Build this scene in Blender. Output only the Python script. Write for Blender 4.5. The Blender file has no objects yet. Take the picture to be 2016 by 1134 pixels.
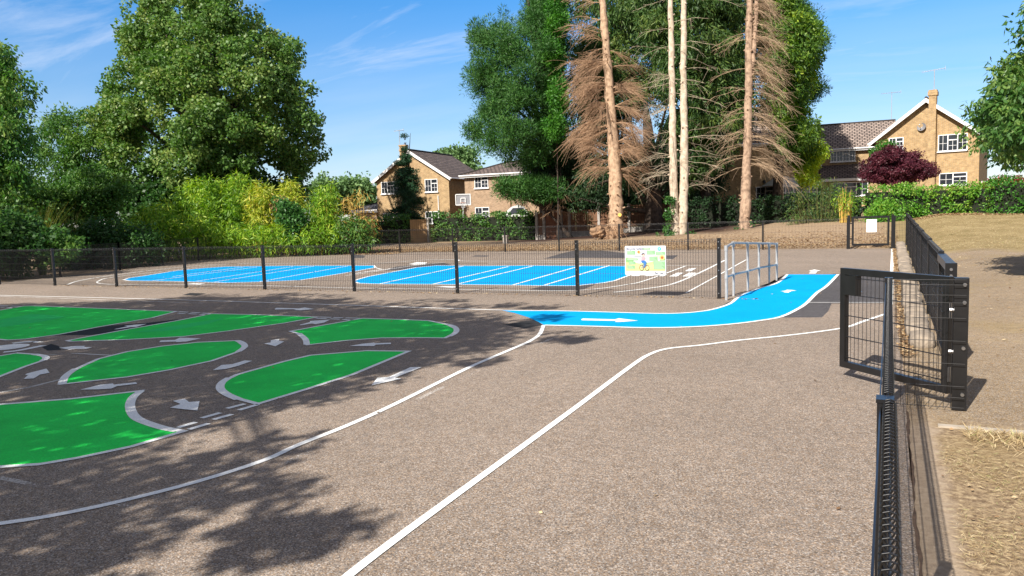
import bpy, bmesh, math, random
import numpy as np
from mathutils import Vector, Matrix
sc = bpy.context.scene
C = sc.collection
rad = math.radians
# ------------------------------------------------------------------ camera
H = 1.66
F = 1490.0
Rm = np.array([[0.89520998, -0.01378582, 0.4454313], [0.44442383, 0.10154846, -0.89004234], [-0.03296289, 0.99473507, 0.09703394]])
cd = bpy.data.cameras.new('camera'); cam = bpy.data.objects.new('camera', cd); C.objects.link(cam)
cd.sensor_width = 36; cd.lens = F / 2016 * 36; cd.clip_start = 0.05; cd.clip_end = 3000
M4 = Matrix([list(r) + [0] for r in Rm] + [[0, 0, 0, 1]]); M4.translation = Vector((0, 0, H))
cam.matrix_world = M4
sc.camera = cam
sc.render.resolution_x = 1024; sc.render.resolution_y = 576
sc.view_settings.view_transform = 'Standard'; sc.view_settings.look = 'None'; sc.view_settings.gamma = 1
sc.view_settings.exposure = 0.82
# ------------------------------------------------------------------ sun and sky
SUN = np.array([-0.26, -1.22, 1.05]); SUN /= np.linalg.norm(SUN)
sl = bpy.data.lights.new('sun', 'SUN'); sl.energy = 4.6; sl.angle = rad(0.45); sl.color = (1.0, 0.94, 0.85)
so = bpy.data.objects.new('sun', sl); C.objects.link(so)
so.rotation_euler = Vector(SUN).to_track_quat('Z', 'Y').to_euler(); so.location = (-5, -20, 30)
W = bpy.data.worlds.new("World"); sc.world = W; W.use_nodes = True
def N(nt, t, **kw):
    n = nt.nodes.new(t)
    for k, v in kw.items():
        if k.startswith('i_'):
            n.inputs[k[2:].replace('_', ' ')].default_value = v
        else: setattr(n, k, v)
    return n
def world():
    nt = W.node_tree; nt.nodes.clear(); L = nt.links.new
    sky = N(nt, 'ShaderNodeTexSky', sky_type='NISHITA', sun_disc=False)
    sky.sun_elevation = math.asin(SUN[2]); sky.sun_rotation = math.atan2(SUN[0], SUN[1])
    sky.air_density = 1.0; sky.dust_density = 0.15; sky.ozone_density = 3.0; sky.altitude = 100
    hs = N(nt, 'ShaderNodeHueSaturation'); hs.inputs['Saturation'].default_value = 1.12; hs.inputs['Value'].default_value = 1.0
    L(sky.outputs[0], hs.inputs['Color'])
    tc = N(nt, 'ShaderNodeTexCoord')
    sep = N(nt, 'ShaderNodeSeparateXYZ'); L(tc.outputs['Generated'], sep.inputs[0])
    # clear deep blue air: the photograph's sky is more saturated than the model's
    cr = N(nt, 'ShaderNodeValToRGB'); e = cr.color_ramp.elements
    e[0].position = 0.0; e[0].color = (.54, .53, .59, 1); e[1].position = 0.30; e[1].color = (.32, .66, .85, 1)
    m0 = e.new(0.12); m0.color = (.44, .56, .66, 1)
    L(sep.outputs[2], cr.inputs[0])
    tint = N(nt, 'ShaderNodeVectorMath', operation='MULTIPLY'); L(hs.outputs[0], tint.inputs[0]); L(cr.outputs[0], tint.inputs[1])
    # neutral tone added over the unseen sky, overhead and behind, to set ambient fill
    va = N(nt, 'ShaderNodeMapRange'); va.inputs[1].default_value = .38; va.inputs[2].default_value = .7; va.inputs[4].default_value = .8; L(sep.outputs[2], va.inputs[0])
    vb = N(nt, 'ShaderNodeMapRange'); vb.inputs[1].default_value = .1; vb.inputs[2].default_value = -.4; vb.inputs[4].default_value = .8; L(sep.outputs[1], vb.inputs[0])
    vm = N(nt, 'ShaderNodeMath', operation='MAXIMUM'); L(va.outputs[0], vm.inputs[0]); L(vb.outputs[0], vm.inputs[1])
    sky_fill = N(nt, 'ShaderNodeMixRGB'); L(vm.outputs[0], sky_fill.inputs[0]); L(tint.outputs[0], sky_fill.inputs[1]); sky_fill.inputs[2].default_value = (1.9, 1.65, 1.5, 1)
    zz = N(nt, 'ShaderNodeMath', operation='ADD'); L(sep.outputs[2], zz.inputs[0]); zz.inputs[1].default_value = 0.12
    dx = N(nt, 'ShaderNodeMath', operation='DIVIDE'); L(sep.outputs[0], dx.inputs[0]); L(zz.outputs[0], dx.inputs[1])
    dy = N(nt, 'ShaderNodeMath', operation='DIVIDE'); L(sep.outputs[1], dy.inputs[0]); L(zz.outputs[0], dy.inputs[1])
    cb = N(nt, 'ShaderNodeCombineXYZ'); L(dx.outputs[0], cb.inputs[0]); L(dy.outputs[0], cb.inputs[1])
    mp = N(nt, 'ShaderNodeMapping'); mp.inputs['Rotation'].default_value = (0, 0, 0.5); mp.inputs['Scale'].default_value = (0.55, 1.5, 1); mp.inputs['Location'].default_value = (1.7, 4.3, 0)
    L(cb.outputs[0], mp.inputs[0])
    n1 = N(nt, 'ShaderNodeTexNoise'); n1.inputs['Scale'].default_value = 1.7; n1.inputs['Detail'].default_value = 8; n1.inputs['Roughness'].default_value = 0.62; n1.inputs['Distortion'].default_value = 0.6
    L(mp.outputs[0], n1.inputs['Vector'])
    r1 = N(nt, 'ShaderNodeMapRange'); r1.inputs[1].default_value = 0.50; r1.inputs[2].default_value = 0.74; r1.inputs[3].default_value = 0; r1.inputs[4].default_value = 0.52
    L(n1.outputs[0], r1.inputs[0])
    # thin veil close to the horizon
    r2 = N(nt, 'ShaderNodeMapRange'); r2.inputs[1].default_value = 0.26; r2.inputs[2].default_value = 0.02; r2.inputs[3].default_value = 0; r2.inputs[4].default_value = 0.4
    L(sep.outputs[2], r2.inputs[0])
    n2 = N(nt, 'ShaderNodeTexNoise'); n2.inputs['Scale'].default_value = 2.2; n2.inputs['Detail'].default_value = 5; L(mp.outputs[0], n2.inputs['Vector'])
    mu = N(nt, 'ShaderNodeMath', operation='MULTIPLY'); L(r2.outputs[0], mu.inputs[0])
    r3 = N(nt, 'ShaderNodeMapRange'); r3.inputs[1].default_value = 0.3; r3.inputs[2].default_value = 0.65; r3.inputs[3].default_value = 0.45; r3.inputs[4].default_value = 1.0
    L(n2.outputs[0], r3.inputs[0]); L(r3.outputs[0], mu.inputs[1])
    mx = N(nt, 'ShaderNodeMath', operation='MAXIMUM'); L(r1.outputs[0], mx.inputs[0]); L(mu.outputs[0], mx.inputs[1])
    mix = N(nt, 'ShaderNodeMixRGB'); L(mx.outputs[0], mix.inputs[0]); L(sky_fill.outputs[0], mix.inputs[1]); mix.inputs[2].default_value = (3.8, 4.2, 5.0, 1)
    bg = N(nt, 'ShaderNodeBackground'); bg.inputs['Strength'].default_value = 0.125; L(mix.outputs[0], bg.inputs[0])
    o = N(nt, 'ShaderNodeOutputWorld'); L(bg.outputs[0], o.inputs[0])
world()
# ------------------------------------------------------------------ geometry of the view
def ray(px, py): return Rm @ np.array([(px - 1008) / F, -(py - 567) / F, -1.0])
def W3(px, py, d): return np.array([0, 0, H]) + ray(px, py) * d           # point at axial distance d
def G(px, py, z=0.0):
    r = ray(px, py); t = (z - H) / r[2]; return np.array([0, 0, H]) + r * t
def AY(px, py, Y):
    r = ray(px, py); t = Y / r[1]; return np.array([0, 0, H]) + r * t
def sm(a, b, x):
    t = np.clip((x - a) / (b - a), 0, 1); return t * t * (3 - 2 * t)
def zt(X, Y):
    X = np.asarray(X, float); Y = np.asarray(Y, float)
    b = np.maximum(0, Y - 30.3); s = np.clip((X + 20) / 22, 0, 0.78) * 0.105
    z = s * 14 * np.tanh(b / 14)
    z = z + sm(0.6, 2.4, X) * 0.012 * np.clip(Y - 8, 0, 22)
    return z
# ------------------------------------------------------------------ object helpers
def tag(o, label=None, cat=None, group=None, kind=None):
    if label: o['label'] = label
    if cat: o['category'] = cat
    if group: o['group'] = group
    if kind: o['kind'] = kind
    return o
def empty(name, loc, label, cat, group=None, rz=0):
    o = bpy.data.objects.new(name, None); C.objects.link(o); o.location = tuple(float(v) for v in loc); o.rotation_euler = (0, 0, rz)
    o.empty_display_size = 0.2
    return tag(o, label, cat, group)
def mobj(name, V, Fc, mat, parent=None, smooth=False, uv=False, tint=None, loc=None, world_coords=True):
    me = bpy.data.meshes.new(name)
    V = np.asarray(V, dtype=np.float32).reshape(-1, 3)
    if isinstance(Fc, np.ndarray):
        k = Fc.shape[1]; n = len(Fc)
        me.vertices.add(len(V)); me.vertices.foreach_set('co', V.ravel())
        me.loops.add(n * k); me.loops.foreach_set('vertex_index', Fc.astype(np.int32).ravel())
        me.polygons.add(n); me.polygons.foreach_set('loop_start', np.arange(n, dtype=np.int32) * k)
        me.polygons.foreach_set('loop_total', np.full(n, k, dtype=np.int32))
        me.update(calc_edges=True)
    else:
        me.from_pydata([tuple(map(float, v)) for v in V], [], [tuple(int(i) for i in f) for f in Fc]); me.update()
    if smooth: me.polygons.foreach_set('use_smooth', np.ones(len(me.polygons), dtype=bool))
    if tint is not None:
        a = me.attributes.new('tint', 'FLOAT', 'POINT'); a.data.foreach_set('value', np.asarray(tint, dtype=np.float32))
    if uv: uvproj(me)
    me.materials.append(mat)
    o = bpy.data.objects.new(name, me); C.objects.link(o)
    if parent is not None:
        o.parent = parent
        if world_coords and parent.type == 'EMPTY':
            o.matrix_parent_inverse = Matrix.LocRotScale(parent.location, parent.rotation_euler, None).inverted()
    if loc is not None: o.location = loc
    return o
def uvproj(me):
    uvl = me.uv_layers.new(name='UVMap')
    vs = [v.co for v in me.vertices]
    for p in me.polygons:
        n = p.normal
        u = Vector((0, 0, 1)).cross(n)
        u = Vector((1, 0, 0)) if u.length < 0.05 else u.normalized()
        w = n.cross(u)
        for li in p.loop_indices:
            c = vs[me.loops[li].vertex_index]
            uvl.data[li].uv = (c.dot(u), c.dot(w))
class MB:
    def __init__(s): s.v = []; s.f = []
    def quad(s, a, b, c, d):
        k = len(s.v); s.v += [a, b, c, d]; s.f.append((k, k + 1, k + 2, k + 3))
    def tri(s, a, b, c):
        k = len(s.v); s.v += [a, b, c]; s.f.append((k, k + 1, k + 2))
    def box(s, x0, y0, z0, x1, y1, z1, M=None):
        P = [(x0, y0, z0), (x1, y0, z0), (x1, y1, z0), (x0, y1, z0), (x0, y0, z1), (x1, y0, z1), (x1, y1, z1), (x0, y1, z1)]
        if M is not None: P = [tuple(M @ Vector(p)) for p in P]
        k = len(s.v); s.v += P
        s.f += [tuple(k + i for i in q) for q in ((0, 3, 2, 1), (4, 5, 6, 7), (0, 1, 5, 4), (1, 2, 6, 5), (2, 3, 7, 6), (3, 0, 4, 7))]
    def beam(s, a, b, w, h, up=(0, 0, 1)):
        a = Vector(tuple(map(float, a))); b = Vector(tuple(map(float, b))); d = (b - a).normalized(); u = Vector(up)
        if abs(d.dot(u)) > 0.98: u = Vector((0, 1, 0))
        sx = d.cross(u).normalized(); uz = sx.cross(d)
        k = len(s.v)
        for p in (a, b):
            for i, j in ((-1, -1), (1, -1), (1, 1), (-1, 1)): s.v.append(tuple(p + sx * (w / 2 * i) + uz * (h / 2 * j)))
        s.f += [(k + 3, k + 2, k + 1, k), (k + 4, k + 5, k + 6, k + 7)] + [(k + i, k + (i + 1) % 4, k + 4 + (i + 1) % 4, k + 4 + i) for i in range(4)]
    def tube(s, pts, r, n=8, cap=True):
        pts = [Vector(tuple(map(float, p))) for p in pts]; m = len(pts)
        rs = r if hasattr(r, '__len__') else [r] * m
        k = len(s.v); prev = None
        for i, p in enumerate(pts):
            d = (pts[min(i + 1, m - 1)] - pts[max(i - 1, 0)]).normalized()
            if prev is None:
                a = Vector((0, 0, 1)) if abs(d.z) < 0.9 else Vector((1, 0, 0)); x = d.cross(a).normalized()
            else:
                x = (prev - d * prev.dot(d)).normalized()
            prev = x; y = d.cross(x)
            for j in range(n):
                t = 2 * math.pi * j / n; s.v.append(tuple(p + (x * math.cos(t) + y * math.sin(t)) * rs[i]))
        for i in range(m - 1):
            for j in range(n):
                s.f.append((k + i * n + j, k + i * n + (j + 1) % n, k + (i + 1) * n + (j + 1) % n, k + (i + 1) * n + j))
        if cap: s.f += [tuple(k + j for j in range(n))[::-1], tuple(k + (m - 1) * n + j for j in range(n))]
    def build(s, name, mat, parent=None, **kw):
        return mobj(name, s.v, s.f, mat, parent, **kw)
def wires(segs, r, n=4):
    """segs (K,2,3) straight wires -> V,F arrays (prisms)"""
    S = np.asarray(segs, float); a = S[:, 0]; b = S[:, 1]; d = b - a; d /= np.linalg.norm(d, axis=1)[:, None] + 1e-9
    up = np.where(np.abs(d[:, 2:3]) > 0.9, np.array([[1., 0, 0]]), np.array([[0, 0, 1.]]))
    x = np.cross(d, up); x /= np.linalg.norm(x, axis=1)[:, None]; y = np.cross(d, x)
    V = []
    for p in (a, b):
        for j in range(n):
            t = 2 * math.pi * (j + .5) / n; V.append(p + (x * math.cos(t) + y * math.sin(t)) * r)
    V = np.stack(V, 1); K = len(S)
    f = np.array([[j, (j + 1) % n, n + (j + 1) % n, n + j] for j in range(n)])
    Fc = (f[None] + (np.arange(K) * 2 * n)[:, None, None]).reshape(-1, 4)
    return V.reshape(-1, 3), Fc
def tubes_np(lines, radii, n=3):
    """lines (K,m,3), radii (K,m)"""
    P = np.asarray(lines, float); K, m, _ = P.shape
    d = np.gradient(P, axis=1); d /= np.linalg.norm(d, axis=2)[..., None] + 1e-9
    up = np.zeros_like(d); up[..., 2] = 1; up[np.abs(d[..., 2]) > 0.93] = (1, 0, 0)
    x = np.cross(d, up); x /= np.linalg.norm(x, axis=2)[..., None] + 1e-9; y = np.cross(d, x)
    V = np.zeros((K, m, n, 3))
    for j in range(n):
        t = 2 * math.pi * j / n; V[:, :, j] = P + (x * math.cos(t) + y * math.sin(t)) * np.asarray(radii)[..., None]
    f = []
    for i in range(m - 1):
        for j in range(n): f.append([i * n + j, i * n + (j + 1) % n, (i + 1) * n + (j + 1) % n, (i + 1) * n + j])
    Fc = (np.array(f)[None] + (np.arange(K) * m * n)[:, None, None]).reshape(-1, 4)
    return V.reshape(-1, 3), Fc
def join(parts):
    V = []; Fs = []; k = 0
    for v, f in parts: V.append(v); Fs.append(f + k); k += len(v)
    return np.concatenate(V), np.concatenate(Fs)
# ------------------------------------------------------------------ materials
def mat(name, col, rough=0.6, metal=0, noise=None, spec=0.5, bump=None, coat=0):
    """noise=(scale, amount, detail) varies the value; bump=(scale, strength)"""
    m = bpy.data.materials.new(name); m.use_nodes = True; nt = m.node_tree; L = nt.links.new
    b = nt.nodes['Principled BSDF']; b.inputs['Base Color'].default_value = (*col, 1); b.inputs['Roughness'].default_value = rough
    b.inputs['Metallic'].default_value = metal; b.inputs['Specular IOR Level'].default_value = spec
    if coat: b.inputs['Coat Weight'].default_value = coat
    if noise or bump: tc = N(nt, 'ShaderNodeTexCoord')
    if noise:
        n = N(nt, 'ShaderNodeTexNoise'); n.inputs['Scale'].default_value = noise[0]; n.inputs['Detail'].default_value = noise[2] if len(noise) > 2 else 4
        L(tc.outputs['Object'], n.inputs['Vector'])
        r = N(nt, 'ShaderNodeMapRange'); r.inputs[1].default_value = 0.25; r.inputs[2].default_value = 0.75; r.inputs[3].default_value = 1 - noise[1]; r.inputs[4].default_value = 1 + noise[1]
        L(n.outputs[0], r.inputs[0])
        mx = N(nt, 'ShaderNodeVectorMath', operation='MULTIPLY'); mx.inputs[0].default_value = col; L(r.outputs[0], mx.inputs[1]); L(mx.outputs[0], b.inputs['Base Color'])
    if bump:
        n = N(nt, 'ShaderNodeTexNoise'); n.inputs['Scale'].default_value = bump[0]; n.inputs['Detail'].default_value = 5; L(tc.outputs['Object'], n.inputs['Vector'])
        bp = N(nt, 'ShaderNodeBump'); bp.inputs['Strength'].default_value = bump[1]; bp.inputs['Distance'].default_value = 0.02; L(n.outputs[0], bp.inputs['Height']); L(bp.outputs[0], b.inputs['Normal'])
    return m
def ramp(nt, stops):
    r = N(nt, 'ShaderNodeValToRGB'); e = r.color_ramp.elements
    while len(e) < len(stops): e.new(0.5)
    for i, (p, c) in enumerate(stops): e[i].position = p; e[i].color = (*c, 1)
    return r
def leafmat(name, stops, rough=0.5, trans=0.35, spec=0.35, gain=1.5):
    stops = [(p, tuple(min(.8, x * gain) for x in c)) for p, c in stops]
    m = bpy.data.materials.new(name); m.use_nodes = True; nt = m.node_tree; L = nt.links.new
    b = nt.nodes['Principled BSDF']; b.inputs['Roughness'].default_value = rough; b.inputs['Specular IOR Level'].default_value = spec
    at = N(nt, 'ShaderNodeAttribute', attribute_name='tint'); r = ramp(nt, stops); L(at.outputs['Fac'], r.inputs[0]); L(r.outputs[0], b.inputs['Base Color'])
    t = N(nt, 'ShaderNodeBsdfTranslucent'); g = N(nt, 'ShaderNodeHueSaturation'); g.inputs['Saturation'].default_value = 1.15; g.inputs['Value'].default_value = 1.5; L(r.outputs[0], g.inputs['Color']); L(g.outputs[0], t.inputs[0])
    mx = N(nt, 'ShaderNodeMixShader'); mx.inputs[0].default_value = trans; L(b.outputs[0], mx.inputs[1]); L(t.outputs[0], mx.inputs[2]); L(mx.outputs[0], nt.nodes['Material Output'].inputs[0])
    return m
def mix3(nt, fac, a, b):
    m = N(nt, 'ShaderNodeMixRGB'); L = nt.links.new
    for i, v in ((0, fac), (1, a), (2, b)):
        if isinstance(v, tuple): m.inputs[i].default_value = (*v, 1)
        elif isinstance(v, float): m.inputs[i].default_value = v
        else: L(v, m.inputs[i])
    return m.outputs[0]
def tarmac_nodes(nt, dark, mid, light, big=0.25):
    """aggregate speckle in world metres; returns colour socket and height socket"""
    L = nt.links.new; tc = N(nt, 'ShaderNodeTexCoord')
    vo = N(nt, 'ShaderNodeTexVoronoi'); vo.inputs['Scale'].default_value = 145; L(tc.outputs['Object'], vo.inputs['Vector'])
    n1 = N(nt, 'ShaderNodeSeparateColor'); L(vo.outputs['Color'], n1.inputs[0])
    dm = tuple((x + y) / 2 for x, y in zip(dark, mid))
    r1 = ramp(nt, [(0.0, dark), (0.22, dm), (0.45, mid), (0.72, mid), (1.0, light)]); L(n1.outputs[0], r1.inputs[0])
    hv = N(nt, 'ShaderNodeHueSaturation'); L(r1.outputs[0], hv.inputs['Color']); hr = N(nt, 'ShaderNodeMapRange'); hr.inputs[3].default_value = .5; hr.inputs[4].default_value = 1.5; L(n1.outputs[1], hr.inputs[0]); L(hr.outputs[0], hv.inputs['Saturation']); r1 = hv
    n2 = N(nt, 'ShaderNodeTexNoise'); n2.inputs['Scale'].default_value = 0.55; n2.inputs['Detail'].default_value = 7; n2.inputs['Roughness'].default_value = 0.6; L(tc.outputs['Object'], n2.inputs['Vector'])
    rr = N(nt, 'ShaderNodeMapRange'); rr.inputs[1].default_value = 0.3; rr.inputs[2].default_value = 0.7; rr.inputs[3].default_value = 1 - big; rr.inputs[4].default_value = 1 + big; L(n2.outputs[0], rr.inputs[0])
    n3 = N(nt, 'ShaderNodeTexNoise'); n3.inputs['Scale'].default_value = 11; n3.inputs['Detail'].default_value = 4; L(tc.outputs['Object'], n3.inputs['Vector'])
    r3 = N(nt, 'ShaderNodeMapRange'); r3.inputs[1].default_value = 0.3; r3.inputs[2].default_value = 0.7; r3.inputs[3].default_value = 0.88; r3.inputs[4].default_value = 1.12; L(n3.outputs[0], r3.inputs[0])
    a = N(nt, 'ShaderNodeVectorMath', operation='MULTIPLY'); L(r1.outputs[0], a.inputs[0]); L(rr.outputs[0], a.inputs[1])
    b = N(nt, 'ShaderNodeVectorMath', operation='MULTIPLY'); L(a.outputs[0], b.inputs[0]); L(r3.outputs[0], b.inputs[1])
    return b.outputs[0], n1.outputs[0], tc
def tarmac(name, dark, mid, light, big=0.18, bump=0.12, rough=0.9, stains=False):
    m = bpy.data.materials.new(name); m.use_nodes = True; nt = m.node_tree; L = nt.links.new; b = nt.nodes['Principled BSDF']
    c, h, tc = tarmac_nodes(nt, dark, mid, light, big)
    if stains:
        s = N(nt, 'ShaderNodeTexNoise'); s.inputs['Scale'].default_value = 1.7; s.inputs['Detail'].default_value = 7; s.inputs['Roughness'].default_value = .75; s.inputs['Distortion'].default_value = .8; L(tc.outputs['Object'], s.inputs['Vector'])
        r = N(nt, 'ShaderNodeMapRange'); r.inputs[1].default_value = .60; r.inputs[2].default_value = .72; r.inputs[4].default_value = .35; L(s.outputs[0], r.inputs[0]); c = mix3(nt, r.outputs[0], c, (.11, .085, .07))
        vo = N(nt, 'ShaderNodeTexVoronoi', feature='DISTANCE_TO_EDGE'); vo.inputs['Scale'].default_value = .23; wv = N(nt, 'ShaderNodeTexNoise'); wv.inputs['Scale'].default_value = 1.2; wv.inputs['Detail'].default_value = 4; L(tc.outputs['Object'], wv.inputs['Vector'])
        ad = N(nt, 'ShaderNodeVectorMath', operation='ADD'); L(tc.outputs['Object'], ad.inputs[0]); L(wv.outputs['Color'], ad.inputs[1]); L(ad.outputs[0], vo.inputs['Vector'])
        r2 = N(nt, 'ShaderNodeMapRange'); r2.inputs[1].default_value = .0018; r2.inputs[2].default_value = .0005; r2.inputs[4].default_value = .22; L(vo.outputs[0], r2.inputs[0]); c = mix3(nt, r2.outputs[0], c, (.07, .055, .045))
    L(c, b.inputs['Base Color']); b.inputs['Roughness'].default_value = rough; b.inputs['Specular IOR Level'].default_value = 0.3
    bp = N(nt, 'ShaderNodeBump'); bp.inputs['Strength'].default_value = bump; bp.inputs['Distance'].default_value = 0.004; L(h, bp.inputs['Height']); L(bp.outputs[0], b.inputs['Normal'])
    return m
def paintmat(name, col, wear=0.0, rough=0.75, var=0.08, scuff=0.0, spec=.2):
    """ground paint over aggregate; wear lets the tarmac show in specks"""
    m = bpy.data.materials.new(name); m.use_nodes = True; nt = m.node_tree; L = nt.links.new; b = nt.nodes['Principled BSDF']; b.inputs['Roughness'].default_value = rough; b.inputs['Specular IOR Level'].default_value = spec
    tc = N(nt, 'ShaderNodeTexCoord')
    n1 = N(nt, 'ShaderNodeTexNoise'); n1.inputs['Scale'].default_value = 75; n1.inputs['Detail'].default_value = 3; L(tc.outputs['Object'], n1.inputs['Vector'])
    n2 = N(nt, 'ShaderNodeTexNoise'); n2.inputs['Scale'].default_value = 0.9; n2.inputs['Detail'].default_value = 6; n2.inputs['Roughness'].default_value = 0.65; L(tc.outputs['Object'], n2.inputs['Vector'])
    r = N(nt, 'ShaderNodeMapRange'); r.inputs[1].default_value = 0.3; r.inputs[2].default_value = 0.7; r.inputs[3].default_value = 1 - var; r.inputs[4].default_value = 1 + var; L(n2.outputs[0], r.inputs[0])
    a = N(nt, 'ShaderNodeVectorMath', operation='MULTIPLY'); a.inputs[0].default_value = col; L(r.outputs[0], a.inputs[1])
    gs = N(nt, 'ShaderNodeMapRange'); gs.inputs[1].default_value = .3; gs.inputs[2].default_value = .7; gs.inputs[3].default_value = .86; gs.inputs[4].default_value = 1.14; L(n1.outputs[0], gs.inputs[0])
    g2 = N(nt, 'ShaderNodeVectorMath', operation='MULTIPLY'); L(a.outputs[0], g2.inputs[0]); L(gs.outputs[0], g2.inputs[1])
    out = g2.outputs[0]
    if scuff:
        n4 = N(nt, 'ShaderNodeTexNoise'); n4.inputs['Scale'].default_value = 14; n4.inputs['Detail'].default_value = 8; n4.inputs['Roughness'].default_value = 0.8; L(tc.outputs['Object'], n4.inputs['Vector'])
        r4 = N(nt, 'ShaderNodeMapRange'); r4.inputs[1].default_value = 0.6; r4.inputs[2].default_value = 0.72; r4.inputs[4].default_value = scuff; L(n4.outputs[0], r4.inputs[0])
        out = mix3(nt, r4.outputs[0], out, (0.12, 0.1, 0.09))
    L(out, b.inputs['Base Color'])
    bp = N(nt, 'ShaderNodeBump'); bp.inputs['Strength'].default_value = 0.45; bp.inputs['Distance'].default_value = 0.005; L(n1.outputs[0], bp.inputs['Height']); L(bp.outputs[0], b.inputs['Normal'])
    if wear:
        n3 = N(nt, 'ShaderNodeTexNoise'); n3.inputs['Scale'].default_value = 45; n3.inputs['Detail'].default_value = 4; n3.inputs['Roughness'].default_value = 0.8; L(tc.outputs['Object'], n3.inputs['Vector'])
        n5 = N(nt, 'ShaderNodeTexNoise'); n5.inputs['Scale'].default_value = 1.6; n5.inputs['Detail'].default_value = 3; L(tc.outputs['Object'], n5.inputs['Vector'])
        ad = N(nt, 'ShaderNodeMath', operation='ADD'); L(n3.outputs[0], ad.inputs[0]); L(n5.outputs[0], ad.inputs[1])
        w = N(nt, 'ShaderNodeMapRange'); w.inputs[1].default_value = 0.9 + wear; w.inputs[2].default_value = 1.0 + wear; L(ad.outputs[0], w.inputs[0])
        tr = N(nt, 'ShaderNodeBsdfTransparent'); ms = N(nt, 'ShaderNodeMixShader'); L(w.outputs[0], ms.inputs[0]); L(tr.outputs[0], ms.inputs[1]); L(b.outputs[0], ms.inputs[2]); L(ms.outputs[0], nt.nodes['Material Output'].inputs[0])
    return m
def brickmat(name, c1, c2, mortar, bw=0.225, bh=0.075, ms=0.01):
    m = bpy.data.materials.new(name); m.use_nodes = True; nt = m.node_tree; L = nt.links.new; b = nt.nodes['Principled BSDF']; b.inputs['Roughness'].default_value = 0.9
    uv = N(nt, 'ShaderNodeUVMap'); bt = N(nt, 'ShaderNodeTexBrick'); L(uv.outputs[0], bt.inputs['Vector'])
    bt.inputs['Scale'].default_value = 1; bt.inputs['Brick Width'].default_value = bw; bt.inputs['Row Height'].default_value = bh; bt.inputs['Mortar Size'].default_value = ms
    bt.inputs['Color1'].default_value = (*c1, 1); bt.inputs['Color2'].default_value = (*c2, 1); bt.inputs['Mortar'].default_value = (*mortar, 1); bt.inputs['Bias'].default_value = 0
    n = N(nt, 'ShaderNodeTexNoise'); n.inputs['Scale'].default_value = 3.5; n.inputs['Detail'].default_value = 6; n.inputs['Roughness'].default_value = 0.75; L(uv.outputs[0], n.inputs['Vector'])
    r = N(nt, 'ShaderNodeMapRange'); r.inputs[1].default_value = 0.3; r.inputs[2].default_value = 0.7; r.inputs[3].default_value = 0.55; r.inputs[4].default_value = 1.08; L(n.outputs[0], r.inputs[0])
    a = N(nt, 'ShaderNodeVectorMath', operation='MULTIPLY'); L(bt.outputs[0], a.inputs[0]); L(r.outputs[0], a.inputs[1]); L(a.outputs[0], b.inputs['Base Color'])
    bp = N(nt, 'ShaderNodeBump'); bp.inputs['Strength'].default_value = 0.6; bp.inputs['Distance'].default_value = 0.01; bp.invert = True; L(bt.outputs['Fac'], bp.inputs['Height']); L(bp.outputs[0], b.inputs['Normal'])
    return m
def tilemat(name, c1, c2, gap):
    m = brickmat(name, c1, c2, gap, bw=0.33, bh=0.30, ms=0.035); nt = m.node_tree; L = nt.links.new
    b = nt.nodes['Principled BSDF']; bp = [n for n in nt.nodes if n.type == 'BUMP'][0]; bp.inputs['Distance'].default_value = 0.06; bp.inputs['Strength'].default_value = 1
    # pale lichen spots
    uv = [n for n in nt.nodes if n.type == 'UVMAP'][0]; mul = [n for n in nt.nodes if n.type == 'VECT_MATH'][0]
    n = N(nt, 'ShaderNodeTexNoise'); n.inputs['Scale'].default_value = 4; n.inputs['Detail'].default_value = 8; n.inputs['Roughness'].default_value = 0.85; L(uv.outputs[0], n.inputs['Vector'])
    r = N(nt, 'ShaderNodeMapRange'); r.inputs[1].default_value = 0.6; r.inputs[2].default_value = 0.7; r.inputs[4].default_value = 0.6; L(n.outputs[0], r.inputs[0])
    L(mix3(nt, r.outputs[0], mul.outputs[0], (0.42, 0.38, 0.34)), b.inputs['Base Color'])
    return m
def barkmat(name, a, bcol, scale=1.0, stretch=0.18, strength=1.0):
    m = bpy.data.materials.new(name); m.use_nodes = True; nt = m.node_tree; L = nt.links.new; b = nt.nodes['Principled BSDF']; b.inputs['Roughness'].default_value = 0.92
    tc = N(nt, 'ShaderNodeTexCoord'); mp = N(nt, 'ShaderNodeMapping'); mp.inputs['Scale'].default_value = (1, 1, stretch); L(tc.outputs['Object'], mp.inputs[0])
    n = N(nt, 'ShaderNodeTexNoise'); n.inputs['Scale'].default_value = 16 * scale; n.inputs['Detail'].default_value = 6; n.inputs['Roughness'].default_value = 0.7; L(mp.outputs[0], n.inputs['Vector'])
    n2 = N(nt, 'ShaderNodeTexNoise'); n2.inputs['Scale'].default_value = 5; n2.inputs['Detail'].default_value = 4; L(tc.outputs['Object'], n2.inputs['Vector'])
    ad = N(nt, 'ShaderNodeMath', operation='ADD'); L(n.outputs[0], ad.inputs[0]); L(n2.outputs[0], ad.inputs[1]); ha = N(nt, 'ShaderNodeMath', operation='MULTIPLY'); ha.inputs[1].default_value = 0.5; L(ad.outputs[0], ha.inputs[0])
    r = ramp(nt, [(0.38, a), (0.56, bcol)]); L(ha.outputs[0], r.inputs[0]); L(r.outputs[0], b.inputs['Base Color'])
    bp = N(nt, 'ShaderNodeBump'); bp.inputs['Strength'].default_value = strength; bp.inputs['Distance'].default_value = 0.04; L(n.outputs[0], bp.inputs['Height']); L(bp.outputs[0], b.inputs['Normal'])
    return m
M_court = tarmac('court_tarmac', (0.098, 0.077, 0.063), (0.252, 0.199, 0.157), (0.48, 0.40, 0.33), 0.10, stains=True)
M_patch = tarmac('new_tarmac', (0.035, 0.033, 0.036), (0.075, 0.070, 0.074), (0.16, 0.15, 0.15), 0.12)
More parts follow.
